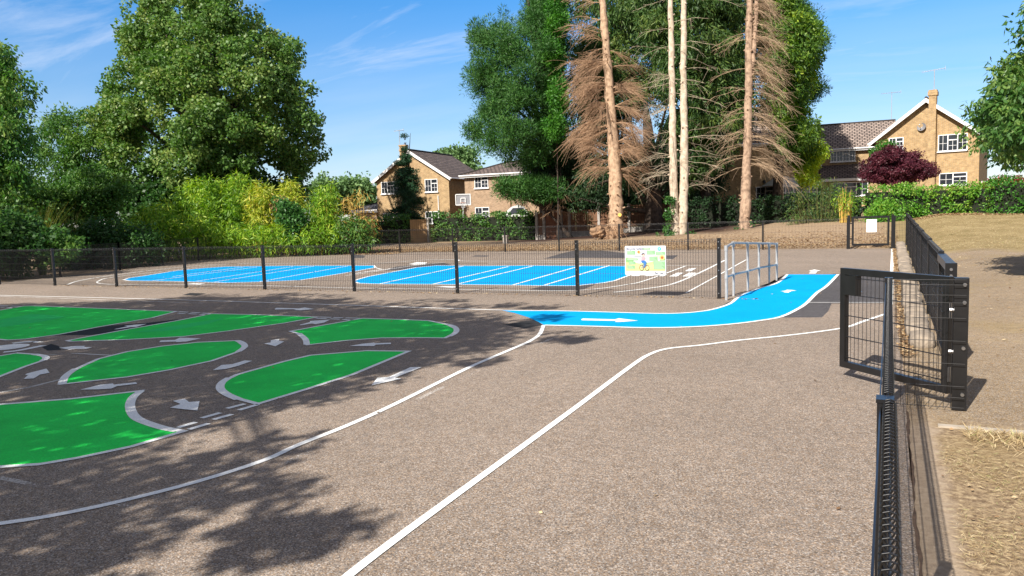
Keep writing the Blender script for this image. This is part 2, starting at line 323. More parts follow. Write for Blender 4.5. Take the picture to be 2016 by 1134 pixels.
M_black = tarmac('fresh_tarmac', (0.012, 0.012, 0.013), (0.022, 0.022, 0.024), (0.05, 0.05, 0.05), 0.1)
M_green = paintmat('green_paint', (0.018, 0.72, 0.09), var=0.2, scuff=0.55)
M_green2 = paintmat('green_repaint', (0.02, 0.68, 0.14), var=0.1)
M_blue = paintmat('blue_paint', (0.0, 0.33, 0.74), var=0.09, scuff=0.22, rough=.95, spec=.08)
M_white = paintmat('white_paint', (0.88, 0.88, 0.86), var=0.04, scuff=0.12)
M_worn = paintmat('worn_white_paint', (0.60, 0.55, 0.50), wear=0.20)
M_worn2 = paintmat('faded_white_paint', (0.6, 0.57, 0.53), wear=-0.05)
M_steel = mat('black_powder_coat', (0.010, 0.010, 0.011), 0.32, 0, noise=(9, 0.3))
M_wire = mat('black_coated_wire', (0.016, 0.015, 0.016), 0.38, 0)
M_bolt = mat('bolt_steel', (0.42, 0.42, 0.43), 0.35, 1)
M_galv = mat('galvanised_tube', (0.46, 0.46, 0.46), 0.5, 0.35, noise=(14, 0.2))
M_wood = mat('brown_fence_board', (0.20, 0.10, 0.055), 0.85, noise=(2.5, 0.35), bump=(30, 0.4))
M_woodl = mat('pale_fence_board', (0.42, 0.26, 0.13), 0.85, noise=(2.5, 0.25), bump=(30, 0.4))
M_conc = mat('concrete', (0.36, 0.33, 0.30), 0.9, noise=(6, 0.25), bump=(40, 0.5))
M_frame = mat('white_upvc', (0.82, 0.82, 0.82), 0.35)
M_pane = mat('window_glass', (0.03, 0.035, 0.045), 0.06, 0, spec=0.8, noise=(1.3, 0.6))
M_brick = brickmat('yellow_brick', (0.56, 0.37, 0.17), (0.44, 0.27, 0.12), (0.50, 0.40, 0.27))
M_brick2 = brickmat('tan_brick', (0.47, 0.31, 0.19), (0.38, 0.24, 0.14), (0.46, 0.37, 0.28))
M_tile = tilemat('brown_roof_tile', (0.15, 0.11, 0.10), (0.24, 0.18, 0.16), (0.03, 0.024, 0.022))
M_tile2 = tilemat('red_grey_roof_tile', (0.30, 0.235, 0.205), (0.42, 0.33, 0.28), (0.05, 0.04, 0.036))
M_slate = tilemat('slate_roof', (0.08, 0.08, 0.095), (0.11, 0.11, 0.13), (0.03, 0.03, 0.03))
M_bark_red = barkmat('red_cedar_bark', (0.24, 0.15, 0.092), (0.50, 0.345, 0.225), .45, .3, 1.0)
M_bark_pale = barkmat('pale_peeling_bark', (0.36, 0.28, 0.20), (0.60, 0.50, 0.385), .45, .3, 1.0)
M_bark_pink = barkmat('pinkish_bark', (0.15, 0.095, 0.065), (0.42, 0.29, 0.20), .45, .3, 1.0)
M_bark_dark = barkmat('dark_bark', (0.02, 0.014, 0.011), (0.085, 0.06, 0.045))
M_twig_red = mat('dead_brown_twig', (0.40, 0.255, 0.155), 0.9, noise=(2, 0.3))
M_twig_pale = mat('dead_pale_twig', (0.48, 0.40, 0.29), 0.9, noise=(2, 0.3))
M_twig_mix = mat('dead_grey_brown_twig', (0.42, 0.30, 0.195), 0.9, noise=(2, 0.3))
# ------------------------------------------------------------------ ground, court, kerb
def ground_material():
    m = bpy.data.materials.new('ground'); m.use_nodes = True; nt = m.node_tree; L = nt.links.new; b = nt.nodes['Principled BSDF']; b.inputs['Roughness'].default_value = 0.95; b.inputs['Specular IOR Level'].default_value = 0.15
    c_path, h, tc = tarmac_nodes(nt, (0.15, 0.107, 0.068), (0.285, 0.216, 0.147), (0.47, 0.385, 0.285), 0.14)
    sep = N(nt, 'ShaderNodeSeparateXYZ'); L(tc.outputs['Object'], sep.inputs[0])
    def noi(s, d=4, r=0.6):
        n = N(nt, 'ShaderNodeTexNoise'); n.inputs['Scale'].default_value = s; n.inputs['Detail'].default_value = d; n.inputs['Roughness'].default_value = r; L(tc.outputs['Object'], n.inputs['Vector']); return n.outputs[0]
    def rng(src, a, b_, c=0., d=1.):
        r = N(nt, 'ShaderNodeMapRange'); r.inputs[1].default_value = a; r.inputs[2].default_value = b_; r.inputs[3].default_value = c; r.inputs[4].default_value = d; L(src, r.inputs[0]); return r.outputs[0]
    def op(o, a, b_):
        n = N(nt, 'ShaderNodeMath', operation=o)
        for i, v in enumerate((a, b_)):
            if isinstance(v, (int, float)): n.inputs[i].default_value = v
            else: L(v, n.inputs[i])
        return n.outputs[0]
    nb = noi(0.5, 5); nf = noi(22, 6, 0.75); nm = noi(4, 5, 0.7)
    soil = ramp(nt, [(0.3, (0.10, 0.062, 0.036)), (0.5, (0.27, 0.195, 0.12)), (0.62, (0.44, 0.335, 0.205)), (0.72, (0.58, 0.47, 0.30))]); L(nf, soil.inputs[0])
    gr = ramp(nt, [(0.3, (0.14, 0.10, 0.045)), (0.5, (0.30, 0.22, 0.105)), (0.66, (0.42, 0.33, 0.17)), (0.8, (0.22, 0.24, 0.07))]); L(op('ADD', op('MULTIPLY', nf, 0.5), op('MULTIPLY', nm, 0.5)), gr.inputs[0])
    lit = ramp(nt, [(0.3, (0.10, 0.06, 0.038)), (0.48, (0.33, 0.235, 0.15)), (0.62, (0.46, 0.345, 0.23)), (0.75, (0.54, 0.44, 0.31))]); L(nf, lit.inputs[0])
    X, Y = sep.outputs[0], sep.outputs[1]
    Yn = op('ADD', Y, op('MULTIPLY', op('SUBTRACT', nb, 0.5), 5.0))
    Ys = op('ADD', Y, op('MULTIPLY', op('SUBTRACT', nm, 0.5), 0.8))
    # path between the near verge and the lawn
    near = rng(Ys, 6.2, 6.6)
    lawn = rng(op('ADD', Yn, op('MULTIPLY', X, 0.55)), 25.5, 27.5)
    c = mix3(nt, near, soil.outputs[0], c_path)
    # dusty drifts over the path
    dust = rng(nb, 0.5, 0.68, 0, 0.6); c = mix3(nt, dust, c, gr.outputs[0])
    lw = ramp(nt, [(0.3, (0.13, 0.12, 0.045)), (0.45, (0.24, 0.18, 0.085)), (0.55, (0.30, 0.23, 0.115)), (0.7, (0.38, 0.30, 0.165))]); L(op('ADD', op('MULTIPLY', nf, 0.35), op('MULTIPLY', noi(1.1, 6, .7), 0.65)), lw.inputs[0])
    c = mix3(nt, lawn, c, lw.outputs[0])
    edge = rng(op('ADD', X, op('MULTIPLY', op('SUBTRACT', nm, 0.5), 0.25)), .36, .28); c = mix3(nt, op('MULTIPLY', edge, rng(Y, 6.6, 6.2)), c, mix3(nt, nf, (0.25, 0.185, 0.125), (0.47, 0.38, 0.29)))
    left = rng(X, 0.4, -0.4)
    farl = mix3(nt, op('MULTIPLY', rng(Yn, 37, 40), op('MULTIPLY', rng(X, -5.5, -8), rng(X, -24, -20))), lit.outputs[0], (0.05, 0.026, 0.02))  # tree shade painted into the bed colour as a dark area
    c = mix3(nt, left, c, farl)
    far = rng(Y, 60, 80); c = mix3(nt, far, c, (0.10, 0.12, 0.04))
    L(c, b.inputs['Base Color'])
    bp = N(nt, 'ShaderNodeBump'); bp.inputs['Strength'].default_value = 0.7; bp.inputs['Distance'].default_value = 0.02; L(nf, bp.inputs['Height']); L(bp.outputs[0], b.inputs['Normal'])
    return m
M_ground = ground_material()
def terrain():
    xs = np.concatenate([[-900, -400, -150, -80], np.arange(-60, 0, 1.5), np.arange(0, 6, .25), np.arange(6, 40, 1.5), [60, 120, 400, 900]])
    ys = np.concatenate([[-300, -80], np.arange(-30, 60, 1.0), [64, 70, 80, 110, 200, 500, 1200]])
    X, Y = np.meshgrid(xs, ys); Z = zt(X, Y)
    inside = (X < 0.13) & (Y < 30.3); Z = np.where(inside, -0.03, Z - 0.002)
    V = np.stack([X, Y, Z], -1).reshape(-1, 3); nx = len(xs); ny = len(ys)
    i, j = np.meshgrid(np.arange(ny - 1), np.arange(nx - 1), indexing='ij'); a = (i * nx + j).ravel()
    Fc = np.stack([a, a + 1, a + nx + 1, a + nx], 1)
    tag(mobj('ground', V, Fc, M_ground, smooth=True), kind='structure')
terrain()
def sheet(name, pts, mt, z, label=None):
    """flat polygon of ground points"""
    bm = bmesh.new()
    vs = [bm.verts.new((float(p[0]), float(p[1]), z)) for p in pts]
    f = bm.faces.new(vs); f.normal_update()
    if f.normal.z < 0: bmesh.ops.reverse_faces(bm, faces=[f])
    bmesh.ops.triangulate(bm, faces=bm.faces[:])
    me = bpy.data.meshes.new(name); bm.to_mesh(me); bm.free(); me.materials.append(mt)
    o = bpy.data.objects.new(name, me); C.objects.link(o)
    return tag(o, label, kind='structure')
sheet('court', [(-26.0, -25), (0.14, -25), (0.14, 30.15), (-12, 30.6), (-31, 30.6), (-30.2, 26), (-26.6, 19.4), (-26.0, 14)], M_court, 0.0)
def smooth_px(px, closed=False, k=4):
    """Catmull-Rom in ground space"""
    P = [G(*p)[:2] for p in px]; n = len(P); out = []
    rngi = range(n if closed else n - 1)
    for i in rngi:
        p0, p1, p2, p3 = (P[(i - 1) % n] if closed or i > 0 else P[0]), P[i], P[(i + 1) % n], (P[(i + 2) % n] if closed or i + 2 < n else P[n - 1])
        for t in np.linspace(0, 1, k, endpoint=False):
            q = 0.5 * ((2 * p1) + (-p0 + p2) * t + (2 * p0 - 5 * p1 + 4 * p2 - p3) * t * t + (-p0 + 3 * p1 - 3 * p2 + p3) * t ** 3)
            out.append(q)
    if not closed: out.append(P[-1])
    return out
def stroke_mesh(P, w, closed=False):
    P = [np.array(p[:2], float) for p in P]; n = len(P); Lf = []; Rt = []
    for i in range(n):
        a = P[(i - 1) % n] if (closed or i > 0) else P[i]; b = P[(i + 1) % n] if (closed or i < n - 1) else P[i]
        t0 = P[i] - a; t1 = b - P[i]
        l0, l1 = np.linalg.norm(t0), np.linalg.norm(t1)
        t0 = t0 / l0 if l0 > 1e-6 else t1 / l1; t1 = t1 / l1 if l1 > 1e-6 else t0
        t = t0 + t1; t /= (np.linalg.norm(t) + 1e-6); nn = np.array([-t[1], t[0]])
        c = max(0.55, abs(np.dot(nn, np.array([-t0[1], t0[0]]))))
        Lf.append(P[i] + nn * w / 2 / c); Rt.append(P[i] - nn * w / 2 / c)
    V = [(*p, 0) for p in Lf] + [(*p, 0) for p in Rt]
    m = n if closed else n - 1
    Fs = [(i, n + i, n + (i + 1) % n, (i + 1) % n) for i in range(m)]
    return V, Fs
def stroke(name, px, w, mt, z, closed=False, label=None, smooth=True, k=4):
    P = smooth_px(px, closed, k) if smooth else [G(*p)[:2] for p in px]
    V, Fs = stroke_mesh(P, w, closed)
    V = [(a, b, z) for a, b, _ in V]
    return tag(mobj(name, V, Fs, mt), label, kind='structure')
def polypx(name, px, mt, z, label=None, tr=None):
    if tr: px = [(tr[0] + x / tr[2], tr[1] + y / tr[2]) for x, y in px]
    return sheet(name, [G(*p) for p in px], mt, z, label)
Z4 = (0, 560, 3.6); Z5 = (500, 560, 3.6); Z9 = (960, 480, 4.8); Z6 = (1360, 460, 5.04); Z3 = (0, 590, 5.97); Z8 = (680, 400, 5.6); ZB = (340, 400, 5.6)
# dark repair patches
for pl, tr, mt in (([(640, 420), (1000, 355), (1340, 300), (1735, 272), (2090, 232), (2120, 250), (1600, 362), (1060, 415)], Z3, M_black),
                   ([(495, 560), (600, 520), (690, 545), (720, 590), (560, 600)], Z3, M_black),
                   ([(150, 765), (460, 715), (520, 770), (350, 800)], Z9, M_black),
                   ([(390, 430), (540, 395), (820, 385), (1015, 388), (900, 432), (640, 445)], Z9, M_patch),
                   ([(530, 140), (700, 90), (830, 62), (1100, 66), (1300, 88), (1420, 112), (1300, 135), (900, 132)], Z9, M_patch),
                   ([(1600, 112), (1800, 108), (1750, 145), (1600, 142)], Z9, M_patch),
                   ([(430, 742), (560, 700), (1090, 658), (1180, 685), (960, 695), (700, 735)], Z8, M_patch),
                   ([(60, 590), (110, 565), (215, 580), (210, 603), (90, 606)], Z8, M_patch),
                   ([(1390, 588), (1440, 575), (1590, 578), (1560, 590)], Z8, M_patch),
                   ([(105, 1015), (190, 990), (370, 995), (260, 1018)], ZB, M_black)):
    polypx('tarmac_patch', pl, mt, 0.0015, tr=tr)
polypx('tarmac_patch', [(1640, 539), (1762, 545), (1756, 597), (1637, 597.5), (1631, 612), (1618, 625), (1540, 625), (1588, 598), (1608, 577), (1628, 563)], M_patch, 0.0015)
polypx('tarmac_patch', [(1403, 613), (1432, 596), (1530, 553), (1546, 540), (1556, 540), (1463, 584), (1436, 602)], M_patch, 0.0015)
polypx('tarmac_patch', [(1771, 560), (1800, 560), (1812, 600), (1775, 600)], M_patch, 0.0015)
greens = {
 'wide green island at the back left of the road layout': [(-120, 660), (-120, 632), (0, 611), (47, 603), (67, 602.5), (200, 607.5), (347, 613.5), (300, 626), (200, 643), (117, 658.7), (50, 668), (13, 670), (0, 668.5)],
 'long thin green island pointing to the roundabout': [(132, 671), (250, 649), (347, 632), (417, 618), (500, 619.7), (626, 624.5), (560, 636.5), (450, 652), (361, 663), (250, 669), (140, 672.5)],
 'green island with rounded right end at the back of the layout': [(572, 652.5), (640, 640), (714, 627), (780, 629), (844, 631.7), (880, 639), (900, 649), (897, 656), (876, 666), (820, 665.5), (750, 666), (680, 671), (606, 679.5), (601, 668), (592, 658.6)],
 'oval green island in the middle of the layout': [(122, 757), (133, 738), (156, 724), (194, 707), (250, 693), (319, 682), (389, 674.4), (467, 671), (482, 682), (469, 693), (417, 711), (333, 729), (250, 743), (185, 750)],
 'green island with blunt left end and sharp right tip': [(508, 796), (455, 782), (433, 765.5), (439, 751.7), (467, 738), (560, 712), (611, 700), (722, 691), (805, 692), (740, 719), (694, 738), (600, 768)],
 'small rounded green island beside the roundabout': [(-120, 716), (0, 701), (33.5, 695.5), (67, 698), (87, 701.4), (92, 705.6), (84, 710.6), (50, 722), (0, 741.6), (-120, 790)],
 'large green island nearest the camera': [(-140, 806), (0, 797), (139, 786), (278, 770), (257, 790.6), (255.6, 810), (278, 829), (319, 843), (361, 850), (259, 880), (155.5, 902), (78, 915), (0, 920), (-140, 922)]}
for lb, px in greens.items():
    P = []
    polypx('green_marking', px, M_green, 0.003, lb)
    stroke('white_marking', px, 0.058, M_white, 0.0052, True, 'white border of the ' + lb.split(' at the')[0].split(' in the')[0], smooth=False)
for px in ([(467, 671), (478, 676), (482, 682), (478, 687), (469, 693)], [(880, 639), (893, 643), (899, 650), (895, 657), (884, 663)], [(122, 757), (126, 746), (134, 737), (150, 726)], [(470, 787), (447, 777), (434, 766), (437, 754), (452, 744)],
           [(277, 771), (262, 783), (256, 799), (262, 817), (278, 829), (319, 843), (350, 849)], [(67, 698), (85, 701), (91, 705.6), (84, 710.6)], [(604, 679), (601, 668), (588, 657)]):
    stroke('white_marking', px, 0.085, M_white, 0.0058)
polypx('green_marking', [(0, 630), (60, 619), (95, 620), (130, 624), (80, 634), (0, 645)], M_green2, 0.004, 'bluish repainted band on the back left green island')
polypx('green_marking', [(260, 655), (380, 636), (446, 626), (410, 638), (330, 652)], M_green2, 0.004, 'bluish repainted band on the long thin green island')
bt = [(985, 610.6), (1090, 612), (1195, 614.6), (1293, 617.5), (1345, 616.5), (1380, 613.3), (1400, 610), (1422, 604), (1439, 597), (1450, 588), (1463, 579), (1500, 566), (1531, 557), (1550, 540.4)]
bb = [(1072, 640.5), (1168, 642.8), (1272, 645.6), (1360, 644), (1439, 638.6), (1500, 631), (1538.6, 623.7), (1570, 609), (1588, 597), (1608, 577), (1628, 563), (1650, 540.4)]
sheet('blue_lane', smooth_px(bt) + smooth_px([(1012, 616), (1040, 625), (1060, 634), (1072, 640)])[::-1][:0] + smooth_px(bb)[::-1] + [G(1060, 634)[:2], G(1040, 625)[:2], G(1012, 616)[:2]], M_blue, 0.003, 'blue cycle lane curving out to the gate ramp')
stroke('white_marking', [(-120, 578), (0, 581.6), (280, 588.5), (560, 597), (972, 610.5)] + bt[1:], 0.055, M_white, 0.0052, label='white line along the back of the layout and blue lane', k=3)
stroke('white_marking', bb, 0.06, M_white, 0.0052, label='white lower edge of the blue lane', k=3)
stroke('white_marking', [(1070, 641), (1062, 659), (1043, 672), (1028, 679), (981, 699), (917, 727), (778, 796), (680, 840), (589, 876), (520, 907), (389, 949), (233, 989), (104, 1016), (0, 1032), (-90, 1044)], 0.058, M_white, 0.0052, label='white curved kerb line around the green islands')
stroke('white_marking', [(620, 1190), (694, 1128), (811, 1039), (1020, 886), (1140, 798), (1240, 723), (1277, 699), (1314, 687), (1380, 680), (1459, 670), (1558, 660), (1658, 646.5), (1700, 633), (1745, 618)], 0.056, M_white, 0.0052, label='long white line bending towards the gate')
stroke('white_marking', [(1592, 596), (1748, 596)], 0.03, M_white, 0.0062, smooth=False)
stroke('white_marking', [(1757, 490), (1756, 530), (1754.5, 560), (1752.5, 600)], 0.075, M_white, 0.0052, smooth=False, label='white edge line running to the far gate')
dash = [[(447, 805), (482, 796)], [(397, 824), (434, 813.5)], [(350, 843), (386, 832)], [(470, 808.5), (508, 797)], [(420, 827), (457, 816.5)], [(372, 846.5), (411, 834.5)]]
for d in dash: stroke('give_way_dash', d, 0.06, M_white, 0.0052, smooth=False)
for d in ([(351, 614), (370, 615)], [(376, 615.3), (394, 616.3)], [(398, 616.8), (415, 618)], [(350, 617), (364, 617.8)], [(371, 618), (388, 619)], [(393, 619.3), (407, 620.3)], [(630, 624.6), (652, 625.4)], [(656, 625.6), (675, 626.2)],
          [(680, 626.4), (708, 627)], [(622, 627), (643, 627.9)], [(650, 628.2), (669, 629)], [(675, 629.5), (694, 631)], [(-10, 601.8), (16, 602.7)], [(21, 602.9), (42, 603.6)], [(-8, 604.8), (9, 605.4)], [(14, 605.6), (28, 606.6)]):
    stroke('give_way_dash', d, 0.06, M_white, 0.0052, smooth=False)
arrows = [(Z5, 'thin white arrow pointing right on the lane below the fence', [(148, 174), (160, 168), (320, 172), (360, 165), (425, 177), (330, 186), (280, 184), (300, 178), (150, 180)]),
 (Z5, 'white arrow beside the give way dashes of the back road', [(325, 288), (395, 270), (400, 262), (540, 252), (500, 272), (440, 284), (410, 280), (330, 292)]),
 (Z5, 'short white arrow pointing down between two green islands', [(120, 398), (180, 390), (178, 402), (215, 408), (152, 442), (72, 422), (118, 414)]),
 (Z5, 'white arrow pointing left under the rounded green island', [(675, 440), (765, 424), (850, 416), (862, 420), (970, 416), (972, 426), (865, 430), (850, 440)]),
 (Z5, 'large bright white arrow pointing down left in the sun', [(832, 720), (875, 665), (955, 660), (1110, 590), (1188, 590), (1150, 606), (1000, 665), (1045, 672)]),
 (Z4, 'white arrow pointing right above the oval green island', [(1128, 412), (1140, 400), (1240, 396), (1275, 380), (1425, 386), (1320, 408), (1255, 412), (1245, 408)]),
 (Z4, 'white arrow on the black strip between two green islands', [(808, 320), (905, 300), (880, 296), (960, 288), (1040, 282), (965, 304), (925, 306), (830, 320)]),
 (Z4, 'white arrow pointing left at the roundabout', [(418, 452), (530, 440), (605, 438), (595, 446), (655, 448), (610, 460), (535, 460), (490, 466)]),
 (Z4, 'white arrow pointing up below the roundabout', [(168, 674), (200, 645), (178, 646), (190, 635), (330, 600), (352, 630), (285, 642), (240, 670)]),
 (Z4, 'white arrow pointing left under the oval green island', [(568, 750), (710, 715), (800, 706), (808, 714), (965, 697), (972, 708), (830, 725), (790, 742), (700, 748)]),
 (Z4, 'broad white arrow pointing down right at the give way dashes', [(1225, 830), (1310, 814), (1340, 838), (1415, 832), (1400, 898), (1310, 890), (1205, 878), (1280, 852)]),
 (Z4, 'white arrow pointing left between the oval and the blunt island', [(1508, 612), (1570, 575), (1650, 568), (1735, 542), (1790, 545), (1690, 580), (1600, 603)]),
 (Z9, 'long white arrow on the blue lane pointing right', [(885, 718), (900, 710), (1200, 718), (1240, 708), (1422, 730), (1250, 742), (1205, 742), (1215, 732), (890, 726)]),
 (Z6, 'small white arrow bending up the blue lane', [(890, 575), (945, 568), (950, 560), (1000, 562), (1050, 568), (1000, 572), (970, 588), (920, 586), (930, 578)]),
 (Z6, 'white arrow on the tarmac beyond the blue lane end', [(1170, 373), (1225, 358), (1290, 370), (1255, 375), (1240, 398), (1170, 398), (1195, 378)]),
 (Z9, 'small white arrow beside the zebra crossing', [(1865, 260), (1900, 238), (1975, 230), (1960, 240), (1920, 262)]),
 (Z8, 'thin white arrow above the second blue area', [(700, 672), (790, 652), (900, 656), (880, 674), (760, 680)]),
 (Z8, 'thin white arrow under the second blue area', [(980, 926), (1100, 918), (1290, 922), (1180, 936)]),
 (ZB, 'thin white arrow under the first blue area', [(140, 892), (230, 884), (360, 888), (290, 900)])]
for tr, lb, px in arrows: polypx('arrow_marking', px, M_white, 0.0070, lb, tr)
# mini roundabout
c0 = G(14, 684)[:2]; rr = np.linalg.norm(G(56, 681.5)[:2] - c0)
sheet('roundabout_marking', [c0 + rr * np.array([math.cos(t), math.sin(t)]) for t in np.linspace(0, 2 * math.pi, 40, endpoint=False)], M_white, 0.0052, 'white painted mini roundabout disc')
for px in ([(25, 676.5), (48, 673.8), (66, 673.2)], [(7, 693.8), (30, 691.5), (55, 687), (86, 680.5)], [(-40, 682), (-30, 678), (-10, 676)]):
    stroke('arrow_marking', px, 0.12, M_white, 0.0052)
polypx('arrow_marking', [(63, 671.5), (89, 674), (66, 675.2)], M_white, 0.0052)
# blue areas behind the mesh fence
B1 = [(243, 551), (255, 547), (278, 544), (347, 533), (400, 528), (444, 525), (560, 523.5), (737, 523), (739, 527), (680, 537.5), (590, 552), (518, 555), (447, 557), (340, 554), (255, 553)]
B2 = [(695, 554), (705, 550), (724.6, 544.6), (819, 526.8), (858, 523), (948, 523.6), (1040, 523), (1231, 524), (1274, 525), (1262, 532), (1241, 541.5), (1210, 553), (1189, 557), (1133, 563), (1085, 563), (1001, 561.6), (858, 560), (751, 559.5), (707, 558)]
for px, lb in ((B1, 'left blue painted area behind the fence'), (B2, 'right blue painted area behind the fence')):
    polypx('blue_area', px, M_blue, 0.003, lb); stroke('white_marking', px, 0.065, M_white, 0.0052, True, 'white border of the ' + lb, smooth=False)
for d in ([(746, 559.5), (912, 524)], [(850, 560.4), (1001, 525)], [(901, 559.5), (1049, 524)], [(1010, 561.3), (1145, 523)], [(1072, 561.7), (1200, 523)]):
    stroke('white_marking', d, 0.065, M_white, 0.0062, smooth=False)
for d in ([(340, 544.6), (479, 526)], [(300, 553), (506, 526)], [(386, 554), (577.5, 525)], [(422, 555.5), (618.6, 524)], [(511, 555), (684.6, 524)]):
    stroke('white_marking', d, 0.05, M_white, 0.0062, smooth=False)
for d, w in (([(133, 560.6), (155.5, 553), (216.7, 543), (340, 527.7), (447, 519.6), (560, 519), (700, 519), (769, 517), (841, 511.6), (900, 511.6), (912, 514), (1040, 514), (1231, 512), (1322, 511)], 0.10),
             ([(217, 560), (193, 557.5), (195, 553), (222, 546), (333, 533), (400, 525), (444, 521.5)], 0.08), ([(217, 560), (340, 560.5), (447, 561.6), (554, 563.5), (680, 567), (823, 569), (960, 571), (1095, 572.7), (1168, 569.6), (1231, 561), (1272, 552), (1350, 523.8)], 0.08),
             ([(1208, 575.8), (1272, 568.5), (1325, 559), (1380, 536), (1427, 512.6)], 0.10), ([(1350, 577), (1380, 561), (1469, 511.6)], 0.06), ([(739, 527), (755, 531), (768, 529)], 0.08),
             ([(680, 543), (725, 537), (770, 529.5), (840, 520), (876, 516.6)], 0.08), ([(690, 540), (750, 531)], 0.14), ([(960, 518.5), (1231, 517), (1300, 516.5)], 0.08), ([(1290, 523.5), (1380, 523)], 0.08)):
    stroke('white_marking', d, w * .68, M_white, 0.0052)
for q in ([(1350, 306), (1425, 306), (1465, 290), (1400, 290)], [(1480, 306), (1560, 306), (1605, 290), (1530, 290)], [(1600, 308), (1665, 308), (1700, 290), (1640, 290)], [(1715, 310), (1790, 310), (1850, 275), (1790, 275)], [(1840, 310), (1930, 310), (1975, 275), (1900, 275)]):
    polypx('zebra_stripe', q, M_white, 0.0052, tr=Z9)
# old worn court lines
stroke('old_court_line', [(1130, 647), (889, 754), (694, 849), (500, 941), (337, 1019), (104, 1129)], 0.05, M_worn, 0.0024, smooth=False, label='worn white court line crossing the curved kerb line')
stroke('old_court_line', [(-90, 914), (0, 941), (130, 967), (220, 989), (306, 1006)], 0.05, M_worn, 0.0024, smooth=False)
stroke('old_court_line', [(758, 859), (790, 846)], 0.05, M_worn, 0.0024, smooth=False)
stroke('old_court_line', [(85, 700), (150, 696), (225, 700)], 0.05, M_worn2, 0.0024, smooth=False)
stroke('old_court_line', [(0, 773), (60, 762), (120, 747)], 0.05, M_worn2, 0.0024, smooth=False)
stroke('old_court_line', [(860, 632), (960, 634), (1020, 635)], 0.05, M_worn, 0.0024, smooth=False)
stroke('old_court_line', [(0, 583.5), (400, 597)], 0.05, M_worn2, 0.0024, smooth=False)
# ------------------------------------------------------------------ mesh fences
def rolltop_wires(x0, x1, Yf, h, pitch, axis='x', r=0.0028, z0=0.0, loops=True, rt=0.03, lift=0.03):
    """mesh panel between x0 and x1 along axis at constant other coordinate"""
    T = (lambda a, b, z: (a, b, z)) if axis == 'x' else (lambda a, b, z: (b, a, z))
    segs = []
    n = max(1, int(round(abs(x1 - x0) / pitch)))
    xs = np.linspace(x0, x1, n + 1)[1:-1]
    for x in xs:
        segs.append((T(x, Yf, z0 + lift), T(x, Yf, z0 + h - rt * 2)))
        if loops:
            q = [(0, -rt * 2), (-rt, -rt), (-rt * .6, -rt * .1), (rt * .6, -rt * .1), (rt, -rt), (0, -rt * 2)]
            for a, b in zip(q[:-1], q[1:]): segs.append((T(x, Yf + a[0], z0 + h + a[1]), T(x, Yf + b[0], z0 + h + b[1])))
    for z in np.arange(z0 + lift + .02, z0 + h - rt * 2, 0.2): segs.append((T(x0, Yf - .004, z), T(x1, Yf - .004, z)))
    if loops:
        for a in ((-rt, -rt), (rt, -rt), (0, 0)): segs.append((T(x0, Yf + a[0], z0 + h + a[1]), T(x1, Yf + a[0], z0 + h + a[1])))
    segs.append((T(x0, Yf, z0 + h - rt * 2), T(x1, Yf, z0 + h - rt * 2)))
    return segs
def post(x, y, h, par, z=0.0, w=0.06, d=0.06, bolts=(), name='post', bside=-1):
    mb = MB(); mb.box(x - w / 2, y - d / 2, z - 0.05, x + w / 2, y + d / 2, z + h - 0.012); mb.box(x - w / 2 - .003, y - d / 2 - .003, z + h - 0.012, x + w / 2 + .003, y + d / 2 + .003, z + h)
    p = mb.build(name, M_steel, par)
    if bolts:
        for zb in bolts:
            b = MB(); b.tube([(x, y + bside * d / 2, z + zb), (x, y + bside * (d / 2 + .012), z + zb)], .011, 8); b.build('bolt', M_bolt, p)
    return p
def line_fence(name, label, xs, Y, h, pitch=0.05, r=0.0032, axis='x', zf=None, bolts=(), group=None, post_w=0.06, loops=True):
    z0 = float(zf(xs[0])) if zf else 0
    loc = (xs[0], Y, z0) if axis == 'x' else (Y, xs[0], z0)
    root = empty(name, loc, label, 'fence', group)
    for i, x in enumerate(xs):
        z = float(zf(x)) if zf else 0.0
        if axis == 'x': post(x, Y + 0.03, h + .02, root, z, bolts=bolts, w=post_w)
        else: post(Y + 0.0, x, h + .02, root, z, bolts=bolts, w=post_w)
    for a, b in zip(xs[:-1], xs[1:]):
        z = float(zf(max(a, b))) if zf else 0.0
        yy = Y if axis == 'x' else Y
        V, Fc = wires(rolltop_wires(a + .01, b - .01, yy - (0.012 if axis == 'x' else 0), h, pitch, axis, z0=z, loops=loops), r)
        mobj('mesh_panel', V, Fc, M_wire, root)
    return root
mid_x = [-2.77 - 2.77 * k for k in range(11)][::-1]
fence_mid = line_fence('mesh_fence', 'low black wire mesh fence standing between the green and blue painted areas', mid_x, 13.95, 1.085, bolts=(1.04, .93, .52, .1))
mb = MB()
for x in np.arange(-30, -2.9, 0.33):
    pass
far_x = [-29.9, -26.9, -23.9, -20.95, -18.0, -15.3, -12.7, -10.0, -7.15, -4.3, -1.36]
line_fence('mesh_fence', 'black wire mesh fence along the far side below the tall bare trunks', far_x, 30.0, 1.10, r=0.0036)
line_fence('mesh_fence', 'short black mesh fence piece right of the far gate', [0.16, 0.62], 30.0, 1.15, r=0.0036)
# left boundary fence, built along a slanted line
def slant_fence(name, label, A, B, n, h):
    A = np.array(A, float); B = np.array(B, float); root = empty(name, (*A, 0), label, 'fence')
    for i in range(n + 1):
        p = A + (B - A) * i / n; post(p[0], p[1], h, root)
    L = np.linalg.norm(B - A); k = int(L / .05); segs = []
    for t in np.linspace(0, 1, k):
        p = A + (B - A) * t; segs.append(((*p, .03), (*p, h - .03)))
    for z in np.arange(.05, h, .2): segs.append(((*A, z), (*B, z)))
    V, Fc = wires(segs, .0034); mobj('mesh_panel', V, Fc, M_wire, root)
slant_fence('mesh_fence', 'dark mesh fence against the black undergrowth at the left edge', (-26.1, 13.9), (-26.9, 19.6), 2, 1.08)
slant_fence('mesh_fence', 'dark mesh fence in front of the bamboo along the left side', (-26.9, 19.6), (-30.0, 29.9), 4, 1.08)
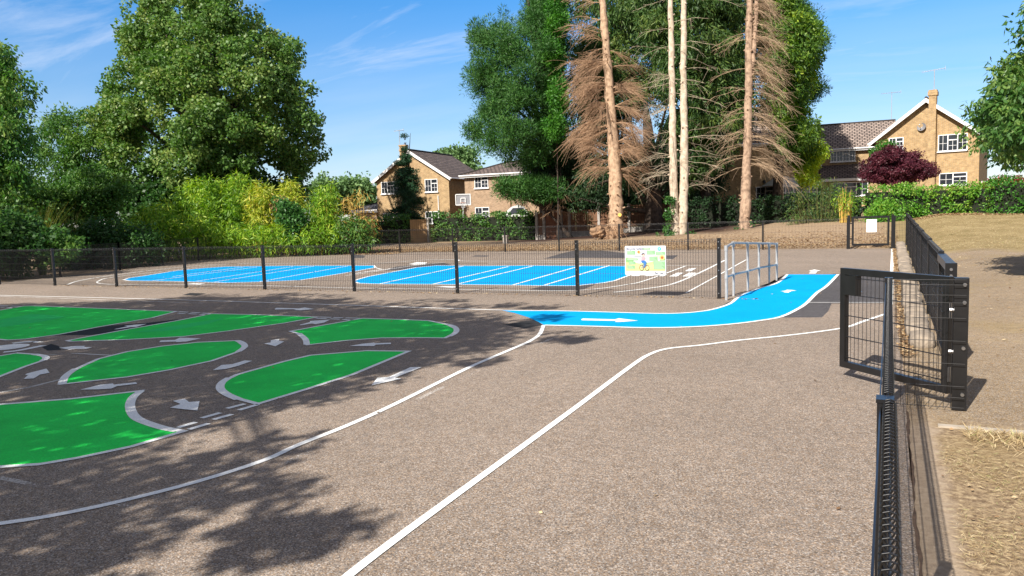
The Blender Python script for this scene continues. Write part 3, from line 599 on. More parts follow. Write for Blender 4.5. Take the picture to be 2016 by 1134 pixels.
# near fence by the camera: posts at 2.62 and 6.8, roll top below the lens
NP = 0.033; NH = 1.05
root = empty('mesh_fence', (0, 0.2, 0), 'black roll top mesh fence running from the camera to the open gate', 'fence')
def near_panel(y0, y1, x):
    segs = []
    for y in np.arange(y0, y1, NP):
        segs.append(((x, y, .03), (x, y, NH - .06)))
        q = [(0, -.06), (-.012, -.04), (-.017, -.02), (-.012, -.004), (0, 0), (.012, -.004), (.017, -.02), (.012, -.04), (0, -.06)]
        for a, b in zip(q[:-1], q[1:]): segs.append(((x + a[0], y, NH + a[1]), (x + b[0], y, NH + b[1])))
    V, F1 = wires(segs, .0021, 5); s2 = []
    for a in ((-.016, -.02), (.016, -.02), (0, -.055)): s2.append(((x + a[0], y0 - .01, NH + a[1]), (x + a[0], y1 + .01, NH + a[1])))
    for z in np.arange(.06, NH - .08, .2): s2.append(((x + .004, y0, z), (x + .004, y1, z)))
    V2, F2 = wires(s2, .003, 5)
    v, f = join([(V, F1), (V2, F2)]); mobj('mesh_panel', v, f, M_steel, root)
near_panel(0.3, 2.60, .008); near_panel(2.68, 6.78, .004)
mb = MB(); mb.box(-.028, 2.60, -.05, .018, 2.66, NH - .02); mb.box(-.031, 2.597, NH - .02, .021, 2.663, NH - .008); mb.build('post', M_steel, root)
mb = MB(); mb.box(-.030, 0.1, -.05, -.014, 2.60, NH - .03); 
mb = MB(); mb.box(-.021, .3, NH - .062, -.0165, 2.6, NH - .03); mb.build('side_rail', M_steel, root)
mb = MB(); mb.box(-.022, 2.68, NH - .062, -.018, 6.78, NH - .03); mb.build('side_rail', M_steel, root)
mb = MB(); mb.box(-.03, 6.78, -.05, .03, 6.84, NH); mb.build('post', M_steel, root)
# cross panel from the near fence end to the gate post
segs = []
for x in np.arange(.05, .50, .05): segs.append(((x, 6.76, .02), (x, 6.76, NH + .0)))
for z in (.03, .11, .2, .38, .56, .74, .86, .92, 1.0, 1.04): segs.append(((.02, 6.755, z), (.54, 6.755, z)))
V, Fc = wires(segs, .003); mobj('cross_panel', V, Fc, M_wire, root)
# gate: hinge post, leaf swung open
root = empty('open_gate', (.51, 6.84, 0), 'black metal gate standing open beside the near mesh fence with a lock box', 'gate')
mb = MB(); mb.box(.46, 6.79, -.05, .56, 6.89, 1.05); gp = mb.build('gate_post', M_steel, root)
for z in (.13, .5, .86, 1.0):
    b = MB(); b.tube([(.53, 6.79, z), (.53, 6.775, z)], .014, 8); b.build('bolt', M_bolt, gp)
for z in (.47, .8):
    b = MB(); b.tube([(.46, 6.80, z), (.43, 6.80, z)], .018, 8); b.build('bolt', M_bolt, gp)
ga = np.array([.45, 6.93]); gb = np.array([-.395, 7.82]); gd = (gb - ga) / np.linalg.norm(gb - ga); gl = np.linalg.norm(gb - ga)
gm = Matrix.Translation((ga[0], ga[1], 0)) @ Matrix.Rotation(math.atan2(gd[1], gd[0]), 4, 'Z')
mb = MB(); z0, z1, w, t = .10, 1.05, .06, .025
mb.box(0, -t, z1 - w, gl, t, z1, gm); mb.box(0, -t, z0, gl, t, z0 + w, gm); mb.box(0, -t, z0 + w, w, t, z1 - w, gm); mb.box(gl - w, -t, z0 + w, gl, t, z1 - w, gm)
leaf = mb.build('gate_leaf', M_steel, root)
segs = []
tw = lambda u, z, o=0: tuple(gm @ Vector((u, o, z)))
for u in np.arange(w + .05, gl - w, .05): segs.append((tw(u, z0 + w), tw(u, z1 - w)))
for z in (.2, .4, .6, .8, .96): segs.append((tw(w, z, .01), tw(gl - w, z, .01))); segs.append((tw(w, z, -.01), tw(gl - w, z, -.01)))
V, Fc = wires(segs, .003); mobj('mesh', V, Fc, M_wire, leaf)
mb = MB(); mb.box(gl - w - .15, -.032, .80, gl - w - .004, .032, .985, gm); lk = mb.build('lock_box', M_steel, leaf)
mb = MB(); mb.tube([tw(gl - w - .13, .83, -.033), tw(gl - w - .13, .83, -.055), tw(gl - w - .06, .83, -.055), tw(gl - w - .06, .83, -.033)], .008, 6); mb.tube([tw(gl - .03, .97, -.026), tw(gl - .03, .97, -.036)], .012, 8); mb.tube([tw(gl - w - .02, .815, -.033), tw(gl - w - .02, .815, -.043)], .011, 8); mb.build('latch', M_bolt, lk)
for z in (.2, .72):
    mb = MB(); mb.tube([(.44, 6.93, z), (.44, 6.93, z + .12)], .016, 8); mb.build('hinge', M_bolt, root)
# right hand fence going away; ground outside climbs
def zf(y): return 0.0 + max(0, (y - 9)) * 0.0085
root = line_fence('mesh_fence', 'black mesh fence running away on the stone kerb right of the court', [9.85, 12.6, 15.4, 18.2, 21.0, 23.9, 26.9, 29.9], .53, 1.06, r=0.0048, axis='y', zf=zf, post_w=.05)
mb = MB(); mb.box(.48, 8.27, -.05, .58, 8.34, 1.06); mb.box(.49, 8.34, .98, .57, 9.80, 1.06); mb.box(.50, 8.34, .06, .56, 9.80, .12); mb.build('end_frame', M_steel, root)
for z in (.94, 1.0):
    mb = MB(); mb.tube([(.53, 8.27, z), (.53, 8.255, z)], .014, 8); mb.build('bolt', M_bolt, root)
V, Fc = wires(rolltop_wires(8.36, 9.8, .53, 1.0, .05, 'y', loops=False), .004); mobj('mesh_panel', V, Fc, M_wire, root)
# far gate
root = empty('far_gate', (-1.3, 30.02, 0), 'closed black mesh gate at the far end of the court', 'gate')
post(-1.32, 30.02, 1.22, root, w=.09, name='gate_post'); post(.10, 30.02, 1.22, root, w=.09, name='gate_post')
mb = MB(); x0, x1 = -1.22, 0.0
mb.box(x0, 29.99, 1.10, x1, 30.04, 1.17); mb.box(x0, 29.99, .12, x1, 30.04, .19); mb.box(x0, 29.99, .19, x0 + .07, 30.04, 1.10); mb.box(x1 - .07, 29.99, .19, x1, 30.04, 1.10)
leaf = mb.build('gate_leaf', M_steel, root)
segs = [((x, 30.015, .19), (x, 30.015, 1.1)) for x in np.arange(x0 + .12, x1 - .07, .05)] + [((x0 + .07, 30.01, z), (x1 - .07, 30.01, z)) for z in (.35, .55, .75, .95)]
V, Fc = wires(segs, .0036); mobj('mesh', V, Fc, M_wire, leaf)
for z in (.35, .9):
    mb = MB(); mb.box(-1.3, 30.0, z, -1.2, 30.03, z + .04); mb.build('hinge', M_steel, root)
mb = MB(); q = AY(1706, 432, 29.97); q2 = AY(1726, 457, 29.97)
mb.box(q[0], 29.955, q2[2], q2[0], 29.968, q[2]); o = mb.build('blank_sign', M_frame); tag(o, 'small blank white sign hung on the far gate', 'sign')
bv = o.modifiers.new('b', 'BEVEL'); bv.width = .004
# ------------------------------------------------------------------ safety sign on the middle fence
def flat_poly(mb, pts, y):
    k = len(mb.v); mb.v += [(p[0], y, p[1]) for p in pts]; mb.f.append(tuple(range(k, k + len(pts))))
def colm(n, c, r=.5): return mat(n, tuple(x * .72 for x in c), r)
def sign():
    a = AY(1230, 484, 13.9); b = AY(1311, 485, 13.9); d = AY(1234, 541, 13.9)
    x0 = a[0]; wd = b[0] - a[0]; z1 = (a[2] + b[2]) / 2 + .0; z0 = d[2]; ht = z1 - z0; Y = 13.895
    root = empty('safety_sign', (x0, Y, z0), 'white Bicycle Safety sign with a child on a bike, fixed to the mesh fence', 'sign')
    u = lambda s, t: (x0 + s * wd, z0 + t * ht)
    mb = MB(); rc = .03; pts = []
    for cx, cy, a0 in ((1 - rc, rc, -90), (1 - rc, 1 - rc, 0), (rc, 1 - rc, 90), (rc, rc, 180)):
        for k in range(4):
            t = rad(a0 + 30 * k); pts.append(u(cx + rc * math.cos(t), cy + rc * 1.35 * math.sin(t)))
    k = len(mb.v); n = len(pts); mb.v += [(p[0], Y, p[1]) for p in pts] + [(p[0], Y + .006, p[1]) for p in pts]
    mb.f.append(tuple(range(n))); mb.f.append(tuple(range(2 * n - 1, n - 1, -1)))
    for i in range(n): mb.f.append(((i + 1) % n, i, n + i, n + (i + 1) % n))
    board = mb.build('board', colm('sign_white', (.85, .88, .9), .4), root)
    yy = Y - .002
    def lay(name, col, polys, off=0.):
        m = MB()
        for p in polys: flat_poly(m, [u(*q) for q in p], yy - off)
        return m.build(name, colm('sign_' + name, col), board)
    R = lambda a, b, c, d: [(a, b), (c, b), (c, d), (a, d)]
    def circ(cx, cy, r, n=18, asp=1.38): return [(cx + r * math.cos(2 * math.pi * i / n), cy + r * asp * math.sin(2 * math.pi * i / n)) for i in range(n)]
    lay('meadow', (.62, .80, .32), [[(.02, .14), (.98, .14), (.98, .44), (.8, .50), (.6, .44), (.35, .40), (.15, .46), (.02, .48)]])
    lay('sand', (.88, .80, .36), [[(.02, .2), (.3, .22), (.6, .2), (.9, .22), (.98, .3), (.9, .38), (.6, .36), (.3, .38), (.1, .34)]], .001)
    lay('bushes', (.30, .58, .22), [[(.02, .46), (.1, .44), (.2, .46), (.22, .52), (.12, .55), (.06, .60), (.02, .58)], [(.84, .5), (.98, .5), (.98, .6), (.93, .57), (.88, .55)]], .002)
    lay('sky_wash', (.80, .93, .62), [[(.02, .62), (.12, .68), (.2, .62), (.28, .55), (.02, .56)], [(.6, .52), (.85, .56), (.98, .66), (.98, .74), (.7, .64)]], .0005)
    boxes = [(.06, .71, .26, .84), (.44, .88, .63, .945), (.54, .71, .74, .85), (.76, .69, .98, .80), (.05, .51, .32, .58), (.6, .49, .8, .64), (.10, .36, .26, .47), (.06, .215, .25, .33), (.70, .205, .975, .48)]
    lay('text_box', (.30, .58, .30), [R(*q) for q in boxes], .003)
    lay('text_rows', (.62, .80, .60), [R(a + .012, b + (d - b) * (i + .3) / nn, c - .015 - .03 * ((i * 7) % 3), b + (d - b) * (i + .62) / nn) for (a, b, c, d) in boxes for nn in (max(1, int((d - b) / .035)),) for i in range(nn)], .004)
    lay('grey_note', (.5, .55, .6), [R(.23, .625, .40, .665)], .003)
    lay('teal_badge', (.05, .60, .68), [circ(.845, .90, .045)], .003); lay('badge_centre', (.6, .9, .9), [circ(.845, .90, .02)], .004)
    lay('sun_halo', (.98, .70, .25), [circ(.345, .795, .042), circ(.91, .60, .062)], .0035); lay('sun_disc', (.85, .16, .04), [circ(.345, .80, .025), circ(.91, .60, .034)], .0045)
    # bicycle and child
    m = MB()
    for cx in (.41, .545):
        ring = [u(cx + .048 * math.cos(t), .25 + .048 * 1.38 * 1.45 * math.sin(t)) for t in np.linspace(0, 2 * math.pi, 25)]
        m.tube([(p[0], yy - .005, p[1]) for p in ring], .0055, 5)
    fr = [(.41, .25), (.44, .36), (.52, .37), (.545, .25)], [(.41, .25), (.475, .25), (.52, .37), (.525, .41), (.55, .42)], [(.44, .36), (.475, .25)]
    m.build('bike_wheel', colm('sign_wheel', (.30, .12, .06)), board)
    m = MB()
    for f in fr: m.tube([(u(*q)[0], yy - .005, u(*q)[1]) for q in f], .005, 5)
    m.build('bike_frame', colm('sign_frame', (.10, .25, .5)), board)
    lay('trousers', (.05, .22, .62), [[(.405, .52), (.47, .52), (.53, .46), (.525, .40), (.49, .27), (.46, .27), (.475, .38), (.43, .42), (.405, .45)]], .006)
    lay('shirt', (.85, .45, .50), [[(.405, .51), (.465, .51), (.50, .58), (.52, .57), (.50, .62), (.45, .66), (.41, .63)]], .0065)
    lay('face', (.92, .62, .5), [circ(.452, .685, .035)], .007)
    lay('helmet', (.05, .06, .10), [[(.41, .69), (.42, .74), (.455, .765), (.495, .74), (.50, .71), (.47, .725), (.435, .70)]], .0075)
    ink = colm('sign_ink', (.18, .20, .34))
    def text(s, sx, sy, size, mt=ink, name='lettering'):
        cu = bpy.data.curves.new(name, 'FONT'); cu.body = s; cu.size = size * ht; cu.extrude = .0004; cu.materials.append(mt)
        t_ = bpy.data.objects.new('t', cu); me = bpy.data.meshes.new_from_object(t_); bpy.data.objects.remove(t_); o = bpy.data.objects.new(name, me); C.objects.link(o); o.rotation_euler = (rad(90), 0, 0); o.parent = board; p = u(sx, sy); o.location = (p[0], yy - .004, p[1])
    text('Bicycle Safety', .04, .875, .115)
    text('Bicycle care', .455, .895, .04, colm('sign_green_ink', (.85, .95, .85)))
    m = MB()
    for a, b in ((.08, .27), (.33, .55), (.58, .68)): flat_poly(m, [u(a, .075), u(b, .075), u(b, .087), u(a, .087)], yy - .003)
    m.build('small_print', colm('sign_print', (.55, .6, .68)), board)
    lay('logo', (.25, .27, .32), [R(.74, .035, .80, .075), [(.72, .11), (.75, .11), (.77, .08), (.75, .075)], R(.86, .04, .925, .075)], .003)
    lay('logo_pale', (.6, .65, .7), [R(.93, .04, .965, .07)], .003)
sign()
# ------------------------------------------------------------------ galvanised cycle rail
def rail():
    base = [(1430, 591), (1444, 583), (1472, 573), (1494, 563.5), (1514, 558), (1529, 552.5)]
    top = [(1430, 486), (1442, 478), (1471, 478.5), (1494, 479), (1513, 479), (1528, 480)]
    B = [G(*p) for p in base]; root = empty('cycle_rail', tuple(B[0]), 'grey galvanised tube railing at the end of the middle fence', 'railing')
    T = []
    for b, t in zip(B, top): T.append(AY(t[0], t[1], b[1]))
    for i in range(len(T)): T[i] = np.array([B[i][0], B[i][1], T[i][2]])
    r = .022
    for i, (b, t) in enumerate(zip(B, T)):
        m = MB(); m.tube([(b[0], b[1], -.02), (b[0], b[1], t[2])], r * (1.15 if i == 0 else 1), 10); m.build('upright', M_galv, root)
    m = MB(); m.tube([tuple(T[0]), tuple(T[1]), tuple(T[2]), tuple(T[3]), tuple(T[4]), tuple(T[5])], r, 10); m.build('top_rail', M_galv, root)
    mids = [AY(1430, 545, B[0][1]), AY(1529, 520.5, B[5][1])]
    zm = lambda i: mids[0][2] + (mids[1][2] - mids[0][2]) * i / 5
    m = MB(); m.tube([(b[0], b[1], zm(i)) for i, b in enumerate(B)], r * .9, 10); m.build('middle_rail', M_galv, root)
    for i, (b, t) in enumerate(zip(B, T)):
        m = MB(); m.tube([(b[0], b[1], t[2] - .07), (b[0], b[1], t[2] + .024)], r * 1.45, 10); m.build('clamp', M_galv, root)
        m = MB(); m.tube([(b[0], b[1], zm(i) - .04), (b[0], b[1], zm(i) + .04)], r * 1.45, 10); m.build('clamp', M_galv, root)
rail()
# ------------------------------------------------------------------ kerb and stone edging
sheet('soil_gap', [(.136 + .006 * math.sin(y * 7) + .004 * math.sin(y * 17), y) for y in np.arange(-1, 6.7, .08)] + [(.150 + .006 * math.sin(y * 5 + 1) + .004 * math.sin(y * 23), y) for y in np.arange(6.6, -1, -.08)], mat('dark_soil', (.09, .055, .035), 1, noise=(20, .5)), .0015)
mb = MB(); mb.box(.34, 6.24, -.1, 4.0, 6.30, .012); tag(mb.build('edging', mat('dusty_edging', (.36, .31, .25), .95, noise=(9, .25))), kind='structure')
def rocks():
    rng = np.random.default_rng(5); V = []; Fs = []; k = 0
    bm = bmesh.new(); bmesh.ops.create_icosphere(bm, subdivisions=2, radius=1); bv = np.array([v.co[:] for v in bm.verts]); bf = np.array([[v.index for v in f.verts] for f in bm.faces]); bm.free()
    y = 9.6
    while y < 29.6:
        l = rng.uniform(.35, .8); c = np.array([.345 + rng.uniform(-.02, .02), y + l / 2, .03 + zf(y) * .8])
        v = np.sign(bv) * np.abs(bv) ** .55; v = v * np.array([.14, l * .5, .09 + .02 * rng.random()]) + rng.normal(0, .008, v.shape) + c
        V.append(v); Fs.append(bf + k); k += len(v); y += l * .98
    o = mobj('stone_edging', np.concatenate(V), np.concatenate(Fs), mat('stone', (.30, .245, .19), .95, noise=(7, .3), bump=(25, .8))); tag(o, kind='structure')
rocks()
# ------------------------------------------------------------------ houses (local frame: x along the lit front, y away, z up)
class House:
    def __init__(s, name, label, A, dA, B, dB, z):
        """front wall runs from pixel column A (distance dA) to pixel column B (distance dB)"""
        a = W3(A, 420, dA)[:2]; b = W3(B, 420, dB)[:2]; s.w = float(np.linalg.norm(b - a)); s.z = z
        s.rz = math.atan2(b[1] - a[1], b[0] - a[0]); s.a = a; s.u = (b - a) / s.w
        s.root = empty(name, (a[0], a[1], z), label, 'house', 'brick houses behind the trees', s.rz)
    def loc(s, px, py, off=0.0):
        """pixel -> (x,z) on the front wall plane moved off metres towards the viewer"""
        n = np.array([s.u[1], -s.u[0]]); p0 = s.a + n * off; r = ray(px, py); t = np.dot(p0, n) / np.dot(r[:2], n)
        q = np.array([0, 0, H]) + r * t
        return float(np.dot(q[:2] - s.a, s.u)), float(q[2] - s.z)
    def part(s, name, mb, mt, par=None, uv=False): return mobj(name, mb.v, mb.f, mt, par or s.root, uv=uv, world_coords=False)
def window(h, x0, z0, x1, z1, y=0.0, cols=3, par=None, side=None, bars=True):
    """cols lights; the middle one has a top hung vent. side: transform matrix for other walls"""
    M = side or Matrix()
    t = .05; fr = MB()
    f = lambda a, b, c, d, y0=-.05, y1=.03: fr.box(a, y + y0, b, c, y + y1, d, M)
    f(x0, z0, x1, z0 + t); f(x0, z1 - t, x1, z1); f(x0, z0 + t, x0 + t, z1 - t); f(x1 - t, z0 + t, x1, z1 - t)
    cw = (x1 - x0) / cols
    for i in range(1, cols): f(x0 + cw * i - t * .55, z0 + t, x0 + cw * i + t * .55, z1 - t)
    if bars:
        for i in range(cols):
            a = x0 + cw * i + t; b = x0 + cw * (i + 1) - t; m = .010
            mid = (a + b) / 2; vent = (cols > 1 and i == cols // 2)
            zt_ = z1 - (z1 - z0) * .34 if vent else z1 - t
            if vent: f(a, zt_ - t * .6, b, zt_ + t * .6, -.048, .02)
            f(mid - m, z0 + t, mid + m, zt_ - t * .6, -.03, -.01)
            for k in (1,):
                if True:
                    zz = z0 + (zt_ - z0) * k / 2; f(a, zz - m, mid - m, zz + m, -.03, -.01); f(mid + m, zz - m, b, zz + m, -.03, -.01)
    w = mobj('window', fr.v, fr.f, M_frame, par or h.root, world_coords=False)
    p = MB(); p.box(x0 + t * .5, y - .012, z0 + t * .5, x1 - t * .5, y - .006, z1 - t * .5, M); mobj('pane', p.v, p.f, M_pane, w, world_coords=False)
    sl = MB(); sl.box(x0 - .06, y - .11, z0 - .06, x1 + .06, y - .0, z0 - .003, M); mobj('sill', sl.v, sl.f, M_frame, w, world_coords=False)
    return w
def gable_house(h, w, L, ze, zr, brick, tile, x0=0., ov=.25, apex=None, y0=0., ridge_caps=True):
    """ridge runs along y (away); gable faces the viewer"""
    xm = x0 + (apex if apex is not None else w / 2)
    m = MB(); x1 = x0 + w
    k = [(x0, y0, 0), (x1, y0, 0), (x1, y0, ze), (xm, y0, zr), (x0, y0, ze)]; kb = [(a, y0 + L, c) for a, b, c in k]
    m.v = k + kb; m.f = [(0, 1, 2, 3, 4), (9, 8, 7, 6, 5), (1, 6, 7, 2), (5, 0, 4, 9)]
    h.part('wall', m, brick, uv=True)
    r = MB()
    for (xa, za, sgn) in ((x0, ze, -1), (x1, ze, 1)):
        sl = (zr - ze) / abs(xm - xa); xo = xa + sgn * ov; zo = za - sl * ov; th = .09
        a = (xo, y0 - ov, zo); b = (xm, y0 - ov, zr + .0); c = (xm, y0 + L + ov, zr); d = (xo, y0 + L + ov, zo)
        up = .12
        A, B_, C_, D = [(p[0], p[1], p[2] + up) for p in (a, b, c, d)]
        if sgn < 0: r.quad(A, D, C_, B_)
        else: r.quad(A, B_, C_, D)
        r.quad(a, b, c, d) if sgn < 0 else r.quad(d, c, b, a)
        r.quad(A, a, d, D) if sgn < 0 else r.quad(a, A, D, d)
        r.quad(a, A, B_, b) if sgn < 0 else r.quad(b, B_, A, a)
        r.quad(d, c, C_, D) if sgn < 0 else r.quad(D, C_, c, d)
    roof = h.part('roof', r, tile, uv=True)
    rc = MB(); rc.tube([(xm, y0 - ov, zr + .12), (xm, y0 + L + ov, zr + .12)], .09, 8); h.part('ridge_tiles', rc, tile, roof)
    b = MB()
    for (xa, za, sgn) in ((x0, ze, -1), (x1, ze, 1)):
        sl = (zr - ze) / abs(xm - xa); xo = xa + sgn * ov; zo = za - sl * ov
        b.v += [(xo, y0 - ov - .03, zo - .12), (xm, y0 - ov - .03, zr - .16), (xm, y0 - ov - .03, zr + .10), (xo, y0 - ov - .03, zo + .12)]
        b.v += [(p[0], y0 - ov - .004, p[2]) for p in b.v[-4:]]; q = len(b.v) - 8
        b.f += [(q, q + 1, q + 2, q + 3), (q + 7, q + 6, q + 5, q + 4), (q + 3, q + 2, q + 6, q + 7), (q, q + 4, q + 5, q + 1), (q, q + 3, q + 7, q + 4)]
        # gutters along the eaves
    h.part('barge_board', b, M_frame)
    g = MB()
    for xo, sg in ((x0 - ov, -1), (x1 + ov, 1)):
        zz = ze - (zr - ze) / (w / 2) * ov
        g.tube([(xo + sg * .05, y0 - ov, zz + .06), (xo + sg * .05, y0 + L + ov, zz + .06)], .055, 6)
    h.part('gutter', g, M_frame)
    return roof
def hip_or_eaves_roof(h, x0, x1, y0, y1, ze, zr, tile, hipl=True, hipr=False, ov=.3, eav=True):
    """ridge along x"""
    ym = (y0 + y1) / 2; a0, a1, b0, b1 = x0 - ov, x1 + ov, y0 - ov, y1 + ov; hl = (b1 - b0) / 2 * .9
    rl = a0 + (hl if hipl else 0); rr_ = a1 - (hl if hipr else 0)
    A, B_, C_, D = (a0, b0, ze), (a1, b0, ze), (a1, b1, ze), (a0, b1, ze); E_, F_ = (rl, ym, zr), (rr_, ym, zr)
    m = MB(); m.v = [A, B_, C_, D, E_, F_]; m.f = [(0, 1, 5, 4), (2, 3, 4, 5), (3, 0, 4), (1, 2, 5), (3, 2, 1, 0)]
    r = h.part('roof', m, tile, uv=True)
    rc = MB(); rc.tube([E_, F_], .09, 8)
    if hipl: rc.tube([(A[0], A[1], A[2]), E_], .08, 6); rc.tube([D, E_], .08, 6)
    if hipr: rc.tube([B_, F_], .08, 6); rc.tube([C_, F_], .08, 6)
    h.part('ridge_tiles', rc, tile, r)
    if eav:
        f = MB(); f.box(a0 + .02, b0 + .0, ze - .2, a1 - .02, b0 + .03, ze - .004); f.tube([(a0, b0 - .05, ze - .05), (a1, b0 - .05, ze - .05)], .06, 6); h.part('fascia', f, M_frame)
    return r
def aerial(label, px, pyb, pyt, d, bw=.9, ang=.3):
    b = W3(px, pyb, d); t = W3(px, pyt, d); r = empty('tv_aerial', tuple(b), label, 'aerial')
    m = MB(); m.tube([tuple(b), (b[0], b[1], t[2])], .022, 6); m.build('mast', M_galv, r)
    c, s_ = math.cos(ang), math.sin(ang); m = MB(); z = t[2]
    m.tube([(b[0] - c * bw * .6, b[1] - s_ * bw * .6, z - .1), (b[0] + c * bw * .5, b[1] + s_ * bw * .5, z)], .016, 6)
    for k in np.linspace(-.55, .45, 9):
        l = .16 + .12 * (k + .5); x, y = b[0] + c * bw * k, b[1] + s_ * bw * k; m.tube([(x + s_ * l, y - c * l, z - .05), (x - s_ * l, y + c * l, z - .05)], .008, 4)
    m.tube([(b[0] + c * bw * .5, b[1] + s_ * bw * .5, z - .14), (b[0] + c * bw * .5, b[1] + s_ * bw * .5, z + .14)], .012, 5)
    m.build('antenna', M_galv, r)
# left house: gable towards us
hA = House('brick_house', 'yellow brick house with a brown gable roof beside the small fir tree', 744, 60.3, 886, 58, -.2)
zeA = hA.loc(886, 348)[1]; xR, zR = hA.loc(806, 297)
gable_house(hA, hA.w, 7.2, zeA, zR - .05, M_brick, M_tile, apex=hA.w * .49)
def win_px(h, x0, y0, x1, y1, cols=3, par=None):
    a = h.loc(x0, (y0 + y1) / 2); b = h.loc(x1, (y0 + y1) / 2); c = h.loc((x0 + x1) / 2, y0); d = h.loc((x0 + x1) / 2, y1)
    return window(h, a[0], d[1], b[0], c[1], 0, cols, par)
win_px(hA, 751, 357.5, 788, 381.5); win_px(hA, 837, 352.5, 862, 378, 2); win_px(hA, 755, 419, 791, 444, 2); win_px(hA, 838, 416, 864, 440, 2)
m = MB(); x0, _ = hA.loc(787.5, 300, .3); x1, _ = hA.loc(799.5, 300, .3); _, zc = hA.loc(793, 285, .3)
m.box(x0, -.38, 0, x1, -.003, zc - .5); m.box(x0 - .04, -.42, zc - .5, x1 + .04, .02, zc - .36); m.box(x0, -.38, zc - .36, x1, -.0, zc - .12); m.box(x0 - .04, -.42, zc - .12, x1 + .04, .02, zc)
ch = hA.part('chimney', m, M_brick, uv=True)
m = MB(); a = hA.loc(863, 385); m.tube([(a[0], -.05, 0), (a[0], -.05, a[1])], .035, 6); hA.part('downpipe', m, M_frame)
# side window high on the shaded wall
Ms = Matrix.Translation((hA.w, 0, 0)) @ Matrix.Rotation(rad(90), 4, 'Z')
window(hA, 4.1, 3.3, 5.0, 4.5, 0, 1, side=Ms)
aerial('tv aerial on the chimney of the left house', 787, 284, 256, 59.5, .7)
# its right hand wing with a hipped roof
hB = House('brick_house', 'tan brick house wing with a hipped roof left of the big pine', 917, 57.5, 1062, 55, -.2)
zb = hB.loc(950, 344)[1]
m = MB(); m.box(0, 0, 0, hB.w, 5.5, zb); hB.part('wall', m, M_brick2, uv=True)
hip_or_eaves_roof(hB, 0, hB.w, 0, 5.5, zb + .02, hB.loc(950, 322, -2.7)[1], M_tile)
win_px(hB, 934.5, 346.5, 961.5, 370.5, 2); win_px(hB, 936, 408, 964, 432, 2)
m = MB(); a = hB.loc(1005, 380); m.tube([(a[0], -.06, 0), (a[0], -.06, zb - .2)], .04, 6); hB.part('downpipe', m, M_wood)
# right house
hR = House('brick_house', 'large yellow brick house with white barge boards and satellite dish on the right', 1722, 51, 1925, 47.6, 1.35)
zeR = hR.loc(1722, 277)[1]; _, zrR = hR.loc(1826, 197)
gable_house(hR, hR.w, 8.0, zeR, zrR, M_brick, M_tile2, ov=.35, apex=hR.w * .5)
win_px(hR, 1847, 264, 1905, 297, 3); win_px(hR, 1849, 340, 1904, 364, 2); win_px(hR, 1750, 271, 1779, 295, 2); win_px(hR, 1932, 356, 1955, 375, 1)
m = MB(); x0, _ = hR.loc(1826.5, 300, .4); x1, _ = hR.loc(1841.5, 300, .4); _, zc = hR.loc(1834, 177, .4)
m.box(x0, -.45, 0, x1, -.003, zc - .75); m.box(x0, -.45, zc - .75, x1, .1, zc - .35); m.box(x0 - .06, -.5, zc - .35, x1 + .06, .16, zc - .1); m.box(x0 - .02, -.47, zc - .1, x1 + .02, .12, zc)
ch = hR.part('chimney', m, M_brick, uv=True)
Ms = Matrix.Translation((0, 0, 0)) @ Matrix.Rotation(rad(-90), 4, 'Z'); window(hR, -2.2, 3.0, -1.3, 4.2, 0, 1, side=Ms)
# dish
a = hR.loc(1815, 251, .35); r = empty('satellite_dish', tuple(W3(1815, 251, 48.6)), 'grey satellite dish on the gable wall beside the chimney', 'satellite dish')
p = Vector(tuple(W3(1815, 251, 48.9))); ax = Vector((-.35, -.9, .35)).normalized(); m = MB(); x_ = ax.orthogonal().normalized(); y_ = ax.cross(x_); R_ = .27
rings = []
for i in range(5):
    rr_ = R_ * i / 4; rings.append([tuple(p + (x_ * math.cos(t) + y_ * math.sin(t)) * rr_ + ax * (.10 * (i / 4) ** 2)) for t in np.linspace(0, 2 * math.pi, 16, endpoint=False)])
for i in range(4):
    for j in range(16): m.quad(rings[i][j], rings[i][(j + 1) % 16], rings[i + 1][(j + 1) % 16], rings[i + 1][j])
m.build('dish', mat('dish_grey', (.20, .20, .215), .6), r)
m = MB(); m.tube([tuple(p), tuple(p + Vector((.1, .45, -.15)))], .03, 6); m.tube([tuple(p - y_ * .2), tuple(p + ax * .4)], .012, 5); m.tube([tuple(p + ax * .38), tuple(p + ax * .46)], .04, 6); m.build('bracket', M_galv, r)
aerial('tall tv aerial on the chimney of the right house', 1839, 178, 137, 48, 1.2, -.2)
aerial('second tv aerial rising behind the left roof slope of the right house', 1755, 235, 182, 58, 1.3, .3)
# its left wing
hW = House('brick_house', 'brick wing with a long tiled roof left of the right house', 1600, 56, 1712, 54.5, 1.35)
zw = hW.loc(1650, 294)[1]
m = MB(); m.box(0, 0, 0, hW.w, 7.5, zw); hW.part('wall', m, M_brick, uv=True)
hip_or_eaves_roof(hW, 0, hW.w + 1.5, 0, 7.5, zw + .03, hW.loc(1680, 243, -3.9)[1], M_tile2, hipl=False)
win_px(hW, 1635, 295.5, 1684, 318, 4)
m = MB(); a = hW.loc(1617, 300); m.tube([(a[0], -.06, 0), (a[0], -.06, zw - .2)], .05, 6); hW.part('downpipe', m, M_frame)
a = hW.loc(1618, 356); b = hW.loc(1622, 326); wl = hW.w + 1.0
m = MB(); m.box(a[0], -2.6, 0, wl, -.01, a[1]); hW.part('lean_to_wall', m, M_brick, uv=True)
m = MB(); m.v = [(a[0] - .1, -2.8, a[1]), (wl, -2.8, a[1]), (wl, -.01, b[1]), (a[0] - .1, -.01, b[1]), (a[0] - .1, -2.8, a[1] - .1), (wl, -2.8, a[1] - .1), (wl, -.01, b[1] - .1), (a[0] - .1, -.01, b[1] - .1)]; m.f = [(0, 1, 2, 3), (4, 5, 1, 0), (7, 6, 5, 4), (3, 7, 4, 0)]
hW.part('lean_to_roof', m, M_tile, uv=True)
